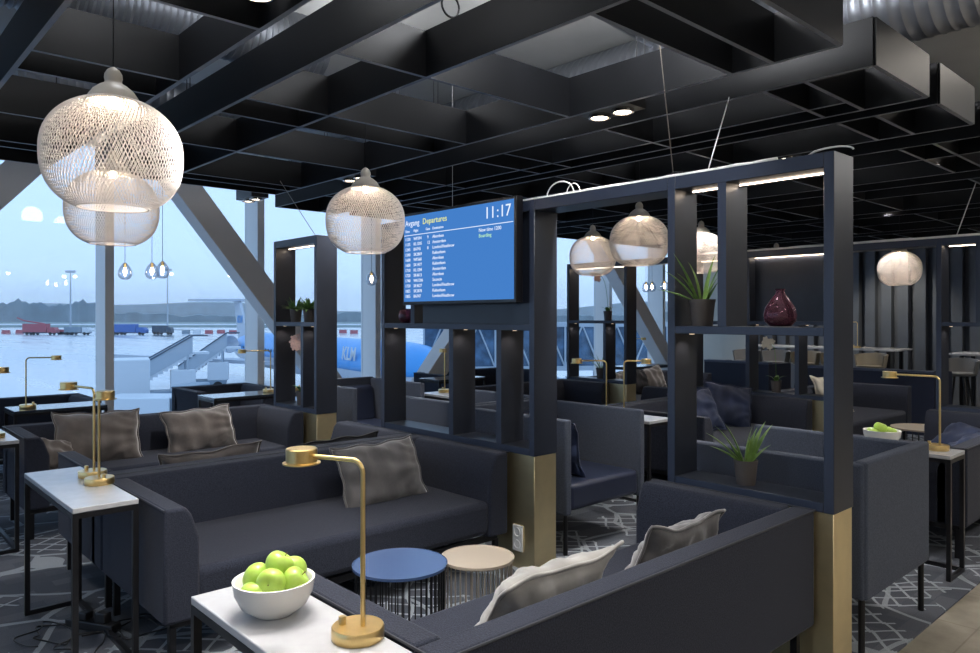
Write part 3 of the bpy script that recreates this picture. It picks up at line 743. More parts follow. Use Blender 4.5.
# cables on top of the divider
def wob(a, b, n, amp, seed):
    r = random.Random(seed); a, b = Vector(a), Vector(b)
    return [a.lerp(b, k/n)+Vector((r.uniform(-amp, amp), 0, abs(r.uniform(0, amp*.6)))) for k in range(n+1)]
def cable(label, pts, r, m='wcable'):
    o = obj('cable', tube(B(), pts, r, 6), m, smooth=True, angle=180); return tag(o, label, 'cable')
cable('white cable lying along the top of the screen divider', wob((3.05, 1.5, 2.125), (3.05, 3.1, 2.122), 26, .006, 3), .010)
cable('second pale cable on top of the divider beam', wob((3.07, 1.28, 2.12), (3.07, 2.9, 2.12), 22, .008, 4), .005)
cable('loop of white cable standing up at the screen corner of the divider', [(3.05, 2.75+.10*math.cos(a), 2.125+.075*max(0, math.sin(a))) for a in [PI*k/12 for k in range(13)]], .004)
cable('smaller loop of pale cable beside the screen corner', [(3.08, 2.68+.05*math.cos(a), 2.125+.06*max(0, math.sin(a))) for a in [PI*k/10 for k in range(11)]], .003)
cable('arched white cable end over the tall divider post', [(3.06, 1.28+.09*math.cos(a), 2.120+.022*max(0, math.sin(a))) for a in [PI*k/12 for k in range(13)]], .004)
cable('black cable coil on the divider top below the slanting wires', [(3.08+.02*math.sin(a*3), 2.02+.06*math.cos(a), 2.128+.02*abs(math.sin(a))) for a in [2*PI*k/30 for k in range(61)]], .003, 'cable')
cable('slanting white wire from the shelf divider up to the baffles', [(3.1, 1.87, 2.12), (3.41, 1.93, 2.56)], .0035)
cable('thin dark wire from the divider top up through the baffles', [(3.1, 2.05, 2.12), (2.75, 1.98, 3.4)], .0025, 'tanwire')
cable('thin wire from the plant divider up to the baffles', [(3.05, 5.45, 2.12), (2.86, 5.72, 2.60)], .0025, 'tanwire')
cable('white cable lying along the top of the far divider beam', wob((7.05, 1.3, 2.122), (7.05, 4.3, 2.122), 26, .01, 9), .016)
cable('thin wire from the far divider up to the ceiling, right', [(7.1, 1.93, 2.12), (7.3, 1.80, 2.70)], .004)
cable('coil of black cable hanging above the baffles, top centre', [(2.1+.05*math.cos(a), 2.55, 2.84+.05*math.sin(a)) for a in [2*PI*k/20 for k in range(41)]], .005, 'cable')
cable('coil of black cable hanging above the baffles, lower one', [(2.35+.035*math.cos(a), 3.15, 2.80+.04*math.sin(a)) for a in [2*PI*k/20 for k in range(41)]], .005, 'cable')
cable('sagging black cable under the grey ceiling', [(2.6+1.1*k/14, 2.35+.3*k/14, 3.18-.10*math.sin(PI*k/14)) for k in range(15)], .006, 'cable')

# power strip + cables on the floor
t = thing('power_strip', 'black power strip with adapters under the left side table', 'power strip', (.96, 3.78, 0), .5)
obj('body', box(B(), -.03, .03, -.14, .14, 0, .04), 'cable', t, bevel=.006)
obj('plug', box(B(), -.022, .022, -.09, -.03, .04, .085), 'cable', t, bevel=.006)
obj('plug', box(B(), -.022, .022, .02, .07, .04, .075), 'cable', t, bevel=.006)
def squiggle(label, cx, cy, r, n, seed):
    q = random.Random(seed); pts = []; a = 0
    for k in range(n):
        a += q.uniform(.3, .9); rr = r*q.uniform(.35, 1)
        pts.append(Vector((cx+rr*math.cos(a)*1.0, cy+rr*math.sin(a), .006+q.uniform(0, .02))))
    out = []
    for i in range(len(pts)-1):
        p0, p1, p2, p3 = pts[max(i-1, 0)], pts[i], pts[i+1], pts[min(i+2, len(pts)-1)]
        for s in range(6):
            u = s/6; out.append(.5*((2*p1)+(-p0+p2)*u+(2*p0-5*p1+4*p2-p3)*u*u+(-p0+3*p1-3*p2+p3)*u**3))
    return cable(label, out, .0035, 'cable')
squiggle('tangle of black cable on the carpet under the left side table, left', .80, 3.80, .16, 18, 1)
squiggle('tangle of black cable on the carpet under the left side table, right', 1.12, 3.62, .15, 16, 2)
squiggle('loose black cable in front of the left power strip', .88, 3.58, .14, 12, 5)
squiggle('black cable on the carpet under the table at the left edge', .84, 5.9, .14, 10, 6)

# ------------------------------------------------------------------ vases and plants
def vase(label, x, y, z, s=1.0):
    prof = [(0, .004), (.04, .002), (.055, .004), (.078, .03), (.083, .06), (.074, .10), (.045, .145), (.024, .172), (.021, .185), (.028, .197), (.024, .197), (.017, .185), (.020, .172), (.040, .143), (.068, .10), (.076, .06), (.07, .033), (.04, .012), (0, .010)]
    o = obj('vase', lathe(B(), [(r*s, zz*s) for r, zz in prof], 40), 'vaseglass', smooth=True, angle=70); o.location = (x, y, z)
    return tag(o, label, 'vase')
vase('plum glass vase on the upper shelf of the foreground divider', 3.075, 1.50, 1.408, .83)
o = obj('vase', lathe(B(), [(0, .003), (.03, 0), (.05, .02), (.058, .05), (.05, .08), (.03, .10), (.028, .10), (.046, .078), (.053, .05), (.045, .022), (0, .006)], 36), 'vaseglass', smooth=True, angle=70); o.location = (3.06, 4.20, 1.408); tag(o, 'small round violet glass vase below the left corner of the screen', 'vase')

def pot_into(t, r=.055, h=.115):
    obj('pot', lathe(B(), [(0, 0), (r*.78, 0), (r*.8, .003), (r*.97, h*.88), (r*1.0, h*.88), (r*1.02, h), (r*.94, h), (r*.90, h*.86), (0, h*.86)], 40), 'pot', t, smooth=True, angle=40)
    obj('soil', lathe(B(), [(0, h*.87), (r*.9, h*.87)], 24), 'soil', t)
def blade(bm, base, az, length, lean, w, curl=.6, thick=.25):
    n = 9; d = Vector((math.cos(az), math.sin(az), 0)); s = Vector((-math.sin(az), math.cos(az), 0))
    p = Vector(base); rings = []
    for k in range(n+1):
        u = k/n; ang = lean+curl*u*u
        dirv = d*math.sin(ang)+Vector((0, 0, 1))*math.cos(ang)
        if k: p = p+dirv*length/n
        ww = w*(1-u**2.2)*(.75+.5*u*(1-u)*2)+.0006
        nn = s.cross(dirv)
        rings.append([bm.verts.new(p+s*ww), bm.verts.new(p+nn*ww*thick+s*ww*.3), bm.verts.new(p-s*ww), bm.verts.new(p-nn*ww*thick*1.3)])
    for a, b in zip(rings, rings[1:]):
        for k in range(4): bm.faces.new((a[k], a[(k+1) % 4], b[(k+1) % 4], b[k]))
    bm.faces.new(rings[-1]); bm.faces.new(rings[0][::-1])
def aloe(label, loc, blades, r=.055, h=.115, seed=0, m='aloe'):
    t = thing('potted_aloe', label, 'potted plant', loc, 0, 'potted plants on the dividers'); pot_into(t, r, h)
    for (px, lean, L) in blades:                       # px: -1 left .. 1 right of the viewer
        q = random.Random(seed*31+int(px*100)+int(L*1000)); az = math.atan2((R_*px+F_*q.uniform(-.35, .35)).y, (R_*px+F_*q.uniform(-.35, .35)).x)
        b = B(); blade(b, (R_.x*px*.018, R_.y*px*.018, h*.85), az, L*1.4, math.radians(lean), .0185, math.radians(q.uniform(8, 26)))
        obj('leaf', b, m, t, smooth=True, angle=60)
    return t
aloe('potted aloe with long drooping leaves on the upper shelf', (3.085, 1.885, 1.408), [(-1, 38, .17), (-1, 22, .19), (-1, 65, .15), (-.3, 8, .15), (.4, 10, .17), (.8, 16, .16), (.5, 22, .10), (-.6, 28, .13), (.9, 28, .09)], .060, .125, 1)
aloe('potted aloe with upright leaves on the bottom plank', (3.085, 1.665, .70), [(-1, 42, .15), (-1, 28, .15), (-.6, 18, .14), (-.2, 6, .12), (.3, 10, .12), (.6, 20, .15), (.9, 28, .15), (1, 40, .09), (-.4, 30, .09), (.2, 3, .10), (.7, 12, .09), (-.9, 55, .12)], .052, .11, 2)
def leafy(label, loc, seed=0, r=.052, h=.11, n=80, spread=.085):
    t = thing('potted_plant', label, 'potted plant', loc, 0, 'potted plants on the dividers'); pot_into(t, r, h)
    q = random.Random(seed); b = B()
    for k in range(n):
        az = q.uniform(0, 2*PI); blade(b, (math.cos(az)*.02, math.sin(az)*.02, h*.85), az, q.uniform(.07, .15), math.radians(q.uniform(10, 75)), q.uniform(.009, .015), math.radians(q.uniform(20, 60)), .1)
    obj('foliage', b, 'leaf', t, smooth=True)
    return t
leafy('leafy green potted plant on the plant divider shelf, left', (3.09, 5.86, 1.408), 1)
leafy('leafy green potted plant on the plant divider shelf, right', (3.09, 5.63, 1.408), 2)
def orchid(label, loc, hs=.36, bend=-.04, seed=0, nf=7, s=1.0, m='petal'):
    t = thing('potted_orchid', label, 'orchid', loc, 0, 'orchids on the dividers'); pot_into(t, .045*s, .10*s)
    q = random.Random(seed)
    for az in (0.3, 2.2, 3.6, 5.2):
        b = B(); blade(b, (0, 0, .09*s), az, .11*s, math.radians(35), .022*s, math.radians(70), .1); obj('leaf', b, 'leaf', t, smooth=True)
    pts = [Vector((0, 0, .09*s))+R_*(bend*(k/10)**2)+Vector((0, 0, hs*math.sin(PI/2*min(1, k/9)))) for k in range(11)]
    obj('stem', tube(B(), pts, .0025, 6), 'leaf', t, smooth=True)
    top = pts[-1]
    for k in range(nf):
        c = top+R_*q.uniform(-.05, .03)*s+F_*q.uniform(-.02, .02)+Vector((0, 0, q.uniform(-.055, .03)*s)); b = B()
        for a in range(5):
            ang = 2*PI*a/5+k; d = (R_*math.cos(ang)+Vector((0, 0, 1))*math.sin(ang)); pr = c+d*.014*s
            n2 = 10; ctr = bm_v = b.verts.new(pr-F_*.004)
            side = (R_*-math.sin(ang)+Vector((0, 0, 1))*math.cos(ang))
            ring = [b.verts.new(pr+d*math.cos(2*PI*j/n2)*.015*s+side*math.sin(2*PI*j/n2)*.011*s) for j in range(n2)]
            for j in range(n2): b.faces.new((ctr, ring[j], ring[(j+1) % n2]))
        obj('flower', b, m, t, smooth=True)
    return t
orchid('pink orchid on the bottom of the plant divider', (3.09, 5.75, .70), .45, -.03, 1, 12, 1.15)
orchid('pale orchid on the shelf of the far window side divider', (7.09, 5.62, 1.408), .45, -.14, 2, 6, 1.15)
aloe('potted aloe on the bottom of the far window side divider', (7.09, 5.72, .70), [(-.6, 25, .16), (.5, 20, .16), (.1, 5, .17), (-.3, 12, .14), (.8, 40, .12), (-.9, 45, .12)], .065, .13, 5)
orchid('pale orchid on the bottom plank of the far panelled divider', (7.09, 3.50, .70), .40, -.06, 3, 8, 1.15, 'cream')

# ------------------------------------------------------------------ pendant lamps
def shade_r(z):
    if z < .21: return .25*(1-((.21-z)/.228)**2.5)**(1/2.5)
    return .25*(1-min(.999, (z-.21)/.218)**2.15)**(1/2.15)
def pendant_proto():
    t = thing('woven_pendant_lamp', '', 'pendant lamp', (0, 0, 0), 0, 'woven globe pendant lamps')
    bm = B(); N = 108; K = 30; ra = .00140; ztop = .415
    zs = [ztop*(.5-.5*math.cos(PI*k/K)) for k in range(K+1)]
    for d in (1, -1):
        for i in range(N):
            a0 = 2*PI*i/N; prev = None
            for k in range(K+1):
                z = zs[k]; r = shade_r(z)+(d*.0008); a = a0+d*1.15*(k/K)
                p = Vector((r*math.cos(a), r*math.sin(a), z)); n = Vector((math.cos(a), math.sin(a), 0)); s = Vector((-math.sin(a), math.cos(a), 0))
                cur = [bm.verts.new(p+n*ra), bm.verts.new(p+s*ra-n*ra*.5), bm.verts.new(p-s*ra-n*ra*.5)]
                if prev:
                    for j in range(3): bm.faces.new((prev[j], prev[(j+1) % 3], cur[(j+1) % 3], cur[j]))
                prev = cur
    obj('lamp_shade', bm, 'shade', t)
    rb, rt = shade_r(0), shade_r(ztop)
    obj('bottom_ring', tube(B(), [(rb*math.cos(2*PI*k/40), rb*math.sin(2*PI*k/40), 0) for k in range(41)], .003, 6), 'shade', t, smooth=True)
    obj('cap', lathe(B(), [(.092, .408), (.094, .414), (.088, .43), (.073, .453), (.05, .472), (.033, .482), (.030, .490), (.033, .503), (.031, .518), (.022, .534), (.010, .543), (.004, .546)], 40), 'cap', t, smooth=True, angle=60)
    obj('bulb', lathe(B(), [(0, .385), (.013, .388), (.02, .40), (.018, .414), (.010, .43), (0, .435)], 20), 'bulb', t, smooth=True)
    return t
pp = None
for (x, y, zb, lab) in ((.772, 2.785, 1.83, 'largest woven globe pendant, upper left foreground'), (1.16, 4.20, 1.835, 'woven globe pendant partly behind and below the largest one'),
                        (2.36, 3.64, 1.825, 'woven globe pendant left of the departure screen'), (4.70, 3.42, 1.85, 'woven globe pendant right of the tall divider post, larger of that pair'),
                        (5.62, 4.64, 1.86, 'smaller woven globe pendant between the divider posts, left of a larger one'), (6.2, 3.80, 1.87, 'woven globe pendant cut off between the posts of the foreground divider'),
                        (9.05, 3.02, 1.81, 'woven globe pendant hanging before the slatted wall at the right'), (8.35, 4.12, 1.83, 'woven globe pendant hidden behind the far panel, only its cap showing')):
    if pp is None: pp = pendant_proto(); o = pp
    else: o = dup(pp)
    o['label'] = lab; o.location = (x, y, zb)
    obj('cord', tube(B(), [(0, 0, .544), (0, 0, (ZT-zb)/.9)], .0022, 6), 'blackmetal', o)
    o.scale = (.9, .9, .9); light('POINT', (x, y, zb+.34), 3.5, (1, .82, .66), shadow_soft_size=.02)
for c_ in list(pp.children): pass

def glass_pendant(label, x, y, zb, cord=ZT, m='pglass', s=1.0):
    t = thing('glass_pendant_lamp', label, 'pendant lamp', (x, y, zb), 0, 'small clear glass pendants')
    prof = [(.02, 0), (.045, .012), (.062, .045), (.060, .08), (.045, .115), (.022, .145), (.012, .155)]
    obj('lamp_shade', lathe(B(), [(r*s, z*s) for r, z in prof], 28), m, t, smooth=True, angle=80)
    obj('socket', lathe(B(), [(0, .155*s), (.014, .155*s), (.014, .11*s), (0, .11*s)], 14), 'brass', t, smooth=True)
    obj('bulb', lathe(B(), [(0, .04*s), (.012, .05*s), (.016, .075*s), (.010, .108*s)], 14), 'bulb', t, smooth=True)
    obj('cord', tube(B(), [(0, 0, .155*s), (0, 0, cord-zb)], .0025, 5), 'blackmetal', t)
    return t
for px, d, z, lab in ((125, 6.9, 1.80, 'clear glass pendant by the window, left one of three'), (152, 7.0, 1.81, 'clear glass pendant by the window, middle and furthest of three'), (162.5, 6.7, 1.80, 'clear glass pendant by the window, right one of three'),
                      (371.5, 8.2, 1.80, 'single clear glass pendant between the plant divider and screen'), (646, 11, 1.82, 'tiny far glass pendant, left of three beyond the tall post'), (652, 11.4, 1.84, 'tiny far glass pendant, middle of three beyond the tall post'), (664.5, 11, 1.84, 'tiny far glass pendant, right of three beyond the tall post')):
    x, y = far(px, d); glass_pendant(lab, x, y, z)
x, y = far(452.5, 5.6); t = thing('glass_pendant_lamp', 'small white globe lamp hanging above the screen', 'pendant lamp', (x, y, 2.20))
obj('lamp_shade', lathe(B(), [(0, 0), (.018, .003), (.026, .02), (.020, .042), (.008, .052), (0, .054)], 20), 'ceramic', t, smooth=True)
obj('cord', tube(B(), [(0, 0, .05), (0, 0, ZT-2.2)], .002, 5), 'wcable', t)

# ------------------------------------------------------------------ far right: booths, bar tables, stools
def booth(label, x, y0, y1, d=.7):
    t = thing('booth_partition', label, 'partition', (x, (y0+y1)/2, 0)); L = (y1-y0)/2
    obj('panel', box(B(), 0, .08, -L, L, 0, .76), 'partition', t, bevel=.004)
    obj('top_rim', box(B(), -.005, .13, -L, L, .76, .79), 'partrim', t, bevel=.004)
    obj('side_panel', box(B(), .08, d, L-.08, L, 0, .76), 'partition', t, bevel=.004)
    obj('side_panel', box(B(), .08, d, -L, -L+.08, 0, .76), 'partition', t, bevel=.004)
    return t
booth('navy booth partition beyond the far divider, left one', 10.2, 5.15, 6.2)
booth('navy booth partition in front of the bar table, right one', 10.0, 2.95, 4.5)
def bar_table(label, x0, x1, y0, y1):
    t = thing('bar_table', label, 'table', ((x0+x1)/2, (y0+y1)/2, 0), 0, 'long white counter tables'); hx, hy = (x1-x0)/2, (y1-y0)/2
    obj('tabletop', box(B(), -hx, hx, -hy, hy, .92, .95), 'white', t, bevel=.004)
    for y in (-hy+.15, hy-.15):
        for x in (-hx+.08, hx-.08): obj('leg', box(B(), x-.025, x+.025, y-.025, y+.025, 0, .92), 'blackmetal', t)
    return t
bar_table('long white counter table by the slatted wall, behind the booth', 12.2, 12.9, 4.1, 6.6)
bar_table('white counter table at the right edge with grey stools', 11.6, 12.3, .9, 3.25)
def stool(label, x, y, rz, m):
    t = thing('bar_stool', label, 'stool', (x, y, 0), rz, 'shell stools at the counter tables')
    n = 14; bm = B()
    seat = lathe(bm, [(0, .67), (.17, .67), (.205, .69), (.21, .71), (.19, .71), (0, .70)], 32)
    obj('seat', bm, m, t, smooth=True)
    bm = B(); V = []
    for i in range(n+1):
        a = -PI*.62+PI*1.24*i/n-PI/2; col = []
        for (r, z) in ((.205, .69), (.225, .80), (.235, .90-.03*abs(i-n/2)/(n/2)), (.215, .90-.03*abs(i-n/2)/(n/2)), (.205, .80), (.185, .70)): col.append(bm.verts.new((r*math.cos(a), r*math.sin(a), z)))
        V.append(col)
    for a, b in zip(V, V[1:]):
        for k in range(6): bm.faces.new((a[k], a[(k+1) % 6], b[(k+1) % 6], b[k]))
    bm.faces.new(V[0]); bm.faces.new(V[-1][::-1])
    obj('backrest', bm, m, t, smooth=True)
    for a in (PI/4, 3*PI/4, 5*PI/4, 7*PI/4):
        obj('leg', tube(B(), [(.10*math.cos(a), .10*math.sin(a), .67), (.23*math.cos(a), .23*math.sin(a), 0)], .016, 8, .011), 'blackmetal', t, smooth=True)
    return t
s0 = stool('grey shell stool at the right edge counter table, nearest', 11.2, 2.35, PI/2, 'greyfab')
for x, y, rz, lab in ((11.25, 3.02, PI/2, 'grey shell stool at the near left corner of the right edge counter table'), (12.65, 2.6, -PI/2, 'grey shell stool on the far side of the right edge counter table')):
    dup(s0, lab, (x, y, 0), rz)
s1 = stool('tan shell stool at the long counter table, right one', 11.85, 4.35, PI/2, 'tanfab')
dup(s1, 'tan shell stool at the long counter table, middle one', (11.85, 4.88, 0), PI/2)
dup(s1, 'tan shell stool at the long counter table, left one', (11.85, 5.36, 0), PI/2)
dup(s0, 'grey shell stool seen through the far divider, left one', (11.85, 6.38, 0), PI/2)
dup(s0, 'grey shell stool seen through the far divider, right one', (11.85, 5.86, 0), PI/2)
table_lamp('small brass lamp on the long counter table by the slatted wall', 12.45, 4.78, math.radians(100), .16, .95)

for x, y in ((.95, 1.62), (1.43, 2.0), (5.9, 3.6), (6.0, 1.7), (8.6, 3.0), (8.2, 5.6), (11.5, 3.5), (11.8, 5.8), (4.3, 4.9), (.2, 5.6), (2.4, 5.0), (.3, 2.2)):  # spots added beyond the visible fixtures to light tables and seats
    downlight(x, y, 'small recessed spot light added among the baffles', 1, power=PW*(.45 if x < 1 else .8), z=ZC+.06)
# slat wall washers
for y in (2.2, 4.6, 6.2):
    light('SPOT', (13.0, y, 2.9), 110, (1, .9, .72), rot=(0, -.28, 0), spot_size=1.5, spot_blend=.8, shadow_soft_size=.05)

# ------------------------------------------------------------------ outside
ZA = -4.5
def flat(name, pts, z, m):
    bm = B(); vs = [bm.verts.new((x, y, z)) for x, y in pts]; f = bm.faces.new(vs); r = bmesh.ops.extrude_face_region(bm, geom=[f])
    bmesh.ops.translate(bm, vec=(0, 0, -.5), verts=[v for v in r['geom'] if isinstance(v, bmesh.types.BMVert)])
    return struct(name, bm, m)
flat('ground_apron', [far(-900, 30), far(1500, 14), far(1500, 420), far(-900, 420)], ZA, 'apron') if False else None
bm = B(); vs = [bm.verts.new(p) for p in ((-500, -200, ZA), (600, -200, ZA), (600, 700, ZA), (-500, 700, ZA), (-500, -200, ZA-.5), (600, -200, ZA-.5), (600, 700, ZA-.5), (-500, 700, ZA-.5))]
for f in ((0, 1, 2, 3), (4, 7, 6, 5), (0, 4, 5, 1), (1, 5, 6, 2), (2, 6, 7, 3), (3, 7, 4, 0)): bm.faces.new([vs[i] for i in f])
struct('ground_apron', bm, 'apron')
def strip(name, d0, d1, z, m, h=.3):
    a, b, c, d = far(-700, d0), far(1300, d0), far(1300, d1), far(-700, d1)
    bm = B(); v = [bm.verts.new((x, y, z)) for x, y in (a, b, c, d)]+[bm.verts.new((x, y, z-h)) for x, y in (a, b, c, d)]
    for f in ((0, 1, 2, 3), (4, 7, 6, 5), (0, 4, 5, 1), (1, 5, 6, 2), (2, 6, 7, 3), (3, 7, 4, 0)): bm.faces.new([v[i] for i in f])
    return struct(name, bm, m)
strip('ground_grass', 420, 520, ZA+.3, 'field'); strip('ground_taxiway', 520, 620, ZA+.32, 'roofw'); strip('ground_field', 620, 1900, ZA+.5, 'field')
# woods ridge
def ridge(name, d, z0, hfun, m, depth=40, n=420):
    bm = B(); A = []
    for k in range(n+1):
        px = -500+1600*k/n; x, y = far(px, d); x2, y2 = far(px, d+depth); h = hfun(px)
        A.append((bm.verts.new((x, y, z0)), bm.verts.new((x, y, z0+h)), bm.verts.new((x2, y2, z0+h*1.1)), bm.verts.new((x2, y2, z0))))
    for a, b in zip(A, A[1:]):
        for k in range(4): bm.faces.new((a[k], a[(k+1) % 4], b[(k+1) % 4], b[k]))
    return struct(name, bm, m)
def hf(px):
    s = 15+6*math.sin(px*.013+1)+2.5*math.sin(px*.09)+1.5*math.sin(px*.31+2)+1.2*math.sin(px*.77)
    return max(7, s if px < 105 else 9+2.5*math.sin(px*.02)+.8*math.sin(px*.2))+rnd.uniform(-.8, .8)
ridge('ground_woods', 820, ZA, hf, 'tree', 60)
ridge('ground_hills', 1850, ZA, lambda px: 30+10*math.sin(px*.011)+5*math.sin(px*.03+1), 'tree', 80, 120)

hz = bpy.data.materials.new('rain_haze'); hz.use_nodes = True; hn = hz.node_tree; hn.nodes.clear()
hv = hn.nodes.new('ShaderNodeVolumeScatter'); hv.inputs['Color'].default_value = (.92, .96, 1, 1); hv.inputs['Density'].default_value = .00042
ho = hn.nodes.new('ShaderNodeOutputMaterial'); hn.links.new(hv.outputs[0], ho.inputs['Volume'])
o = obj('rain_haze', box(B(), -900, 1400, 130, 2300, ZA-.4, 60), hz); o['kind'] = 'stuff'; o['label'] = 'pale rainy haze over the far airfield'; o['category'] = 'haze'
def vehicle(label, px, d, L, Hh, m, cab='vehwhite', rz=0, boom=False, name='airport_vehicle', cat='vehicle'):
    x, y = far(px, d); t = thing(name, label, cat, (x, y, ZA), TH-PI/2+rz, 'vehicles on the far apron')
    W = 2.4
    obj('body', box(B(), -L/2, L*.22, -W/2, W/2, .9, Hh), m, t, bevel=.06)
    obj('cab', prism(B(), [(L*.24, .7), (L/2, .7), (L/2, 1.7), (L*.44, 2.5), (L*.24, 2.5)], 'y', -W/2, W/2), m if cab is None else cab, t, bevel=.05)
    obj('chassis', box(B(), -L/2, L/2, -W*.42, W*.42, .55, .92), 'vehdark', t)
    for xx in (-L*.36, -L*.16, L*.34):
        for s in (-1, 1):
            w = obj('wheel', lathe(B(), [(0, -.15), (.5, -.15), (.5, .15), (0, .15)], 20), 'tyre', t, smooth=True); w.location = (xx, s*W*.45, .5); w.rotation_euler = (PI/2, 0, 0)
    if boom: obj('boom', tube(B(), [(L*.1, 0, Hh), (-L*.5, 0, Hh+1.0), (-L*.72, 0, Hh+2.0)], .22, 8), m, t, smooth=True)
    return t
vehicle('red fire truck with raised boom on the far apron', 41, 245, 11, 3.7, 'truckred', None, 0, True)
vehicle('grey service vehicles on the far apron behind the light mast', 78, 245, 8, 2.6, 'vehgrey')
vehicle('large blue vehicle on the far apron right of the window column', 129, 245, 12, 3.6, 'vehblue', None)
vehicle('dark equipment vehicle on the far apron', 163, 250, 6.5, 3.0, 'vehdark', None)
vehicle('small red vehicle on the far apron left of the grey ones', 64, 250, 3.0, 1.7, 'truckred', None)
for k, (px, m_) in enumerate(((6, 'truckred'), (20, 'truckred'), (186, 'vehgrey'), (197, 'vehwhite'), (209, 'truckred'), (221, 'truckred'), (233, 'truckred'), (343, 'truckred'), (354, 'truckred'), (366, 'truckred'))):
    x, y = far(px, 262+(k%2)*6); t = obj('apron_barrier', prism(B(), [(-.6, 0), (.6, 0), (.35, 1.3), (-.35, 1.3)], 'y', -1.3, 1.3), m_, bevel=.03)
    t.location = (x, y, ZA); t.rotation_euler = (0, 0, TH)
    tag(t, 'small barrier block far out on the wet apron', 'barrier', 'barrier blocks on the far apron')
def mast(label, px, d, h, lamps=True):
    x, y = far(px, d); t = thing('light_mast', label, 'light mast', (x, y, ZA), TH)
    obj('pole', tube(B(), [(0, 0, 0), (0, 0, h)], .35, 8, .18), 'steel', t, smooth=True)
    f = B(); box(f, -.4, .4, -1.6, 1.6, h-.3, h+.5); obj('lamp_frame', f, 'steel', t)
    for s in (-1, 1): obj('floodlight', box(B(), -.75, -.4, s*1.9-.5, s*1.9+.5, h-2.0, h-1.2), 'lens', t)
mast('tall lit floodlight mast on the apron left of the window column', 70.5, 255, 21.5)
mast('thin floodlight mast behind the small glass pendants', 167.5, 300, 25)

# airliner
P0 = Vector((*far(239, 80), 0)); P1 = Vector((*far(372, 50), 0)); ax = (P1-P0).normalized(); ang = math.atan2(ax.y, ax.x)
t = thing('airliner', 'blue and white jet airliner parked outside the window', 'aircraft', (P0.x, P0.y, ZA), ang)
zc = 2.75; R = 1.65
prof = [(0, -2.0), (.35, -1.2), (.8, .5), (1.25, 3.0), (1.55, 6.0), (R, 9.0), (R, 26.0), (R, 41.0), (1.5, 43), (1.1, 44.6), (.5, 45.7), (0, 46.1)]
fz = obj('fuselage', lathe(B(), prof, 40), 'plane_w', t, smooth=True, angle=60); fz.rotation_euler = (0, PI/2, 0); fz.location = (0, 0, zc)
bm = B(); n = 16; RR = []                                # blue upper half
for r, xx in prof[1:-1]:
    RR.append([bm.verts.new((xx, (r+.03)*math.cos(a), zc+(r+.03)*math.sin(a))) for a in [PI*(-.06)+PI*1.12*k/n for k in range(n+1)]])
for a, b in zip(RR, RR[1:]):
    for k in range(n): bm.faces.new((a[k], a[k+1], b[k+1], b[k]))
o = obj('fuselage_top', bm, 'plane_b', t, smooth=True, angle=60); s_ = o.modifiers.new('s', 'SOLIDIFY'); s_.thickness = .02
obj('tail_fin', prism(B(), [(-1.8, zc+5.0), (.4, zc+5.0), (4.2, zc+1.0), (.2, zc+.8)], 'y', -.14, .14), 'plane_w', t, bevel=.03)
bm = B(); vs = [bm.verts.new(p) for p in ((-2.2, -4.8, zc+5.1), (-1.2, -4.8, zc+5.1), (.8, 0, zc+5.15), (-1.2, 4.8, zc+5.1), (-2.2, 4.8, zc+5.1), (-1.9, 0, zc+5.15))]; bm.faces.new(vs)
o = obj('tailplane', bm, 'plane_w', t); s_ = o.modifiers.new('s', 'SOLIDIFY'); s_.thickness = .22
for s in (-1, 1):
    e_ = obj('engine', lathe(B(), [(.4, -2.0), (.62, -1.5), (.85, .5), (.9, 1.6), (.80, 2.0), (.65, 1.9), (0, 1.4)], 28), 'plane_w', t, smooth=True, angle=60); e_.rotation_euler = (0, PI/2, 0); e_.location = (5.2, s*2.6, zc+.55)
    bm = B(); vs = [bm.verts.new(p) for p in ((13.0, s*1.2, zc-1.0), (18.5, s*1.2, zc-1.0), (13.6, s*13.5, zc-.2), (12.2, s*13.5, zc-.2))]; bm.faces.new(vs)
    o = obj('wing', bm, 'plane_w', t); s_ = o.modifiers.new('s', 'SOLIDIFY'); s_.thickness = .3
for x_, y_ in ((15, 2.2), (15, -2.2), (28, 0)):
    obj('landing_gear', tube(B(), [(x_, y_, zc-1.3), (x_, y_, .1)], .25, 8), 'tyre', t)
CS = 1 if (ax.x*(0-P0.y)-ax.y*(0-P0.x)) > 0 else -1
for k in range(22):
    o = obj('cabin_window', lathe(B(), [(0, 0), (.13, 0), (.13, .05), (0, .05)], 10), 'vehdark', t)
    o.location = (8.5+k*.85, (R+.02)*CS, zc+.28); o.rotation_euler = (-PI/2*CS, 0, 0)
def sign(s, size, m, parent, loc, rot, ex=.01):
    c = bpy.data.curves.new('t', 'FONT'); c.body = s; c.size = size; c.extrude = ex; c.align_x = 'CENTER'; c.resolution_u = 2; c.offset = size*.015; c.shear = .3
    o = bpy.data.objects.new('tmp', c); C.objects.link(o)
    me = bpy.data.meshes.new_from_object(o.evaluated_get(bpy.context.evaluated_depsgraph_get())); bpy.data.objects.remove(o)
    me.materials.clear(); me.materials.append(M[m]); o = bpy.data.objects.new('lettering', me); C.objects.link(o); o.parent = parent; o.location = loc; o.rotation_euler = rot
    return o
sgn = -1                                                  # camera sees the -y side of the aircraft axis?
side = -1 if (Vector((0, 0, 0))-P0).cross(ax).z > 0 else 1
camside = 1 if (ax.x*(0-P0.y)-ax.y*(0-P0.x)) > 0 else -1   # +1: camera lies on local +y
rot = (PI/2, 0, 0) if camside < 0 else (PI/2, 0, PI)
sign('KLM', 1.25, 'vehwhite', t, (35.7, camside*(R+.10), zc+.35), rot)
sign('KLM', 1.1, 'plane_b', t, (.9, camside*.17, zc+2.6), rot)
bm = B()
d_ = obj('door', box(B(), 38.0, 38.8, camside*(R-.02)-.03, camside*(R-.02)+.06*1, zc-.9, zc+.9), 'plane_w', t, bevel=.05)

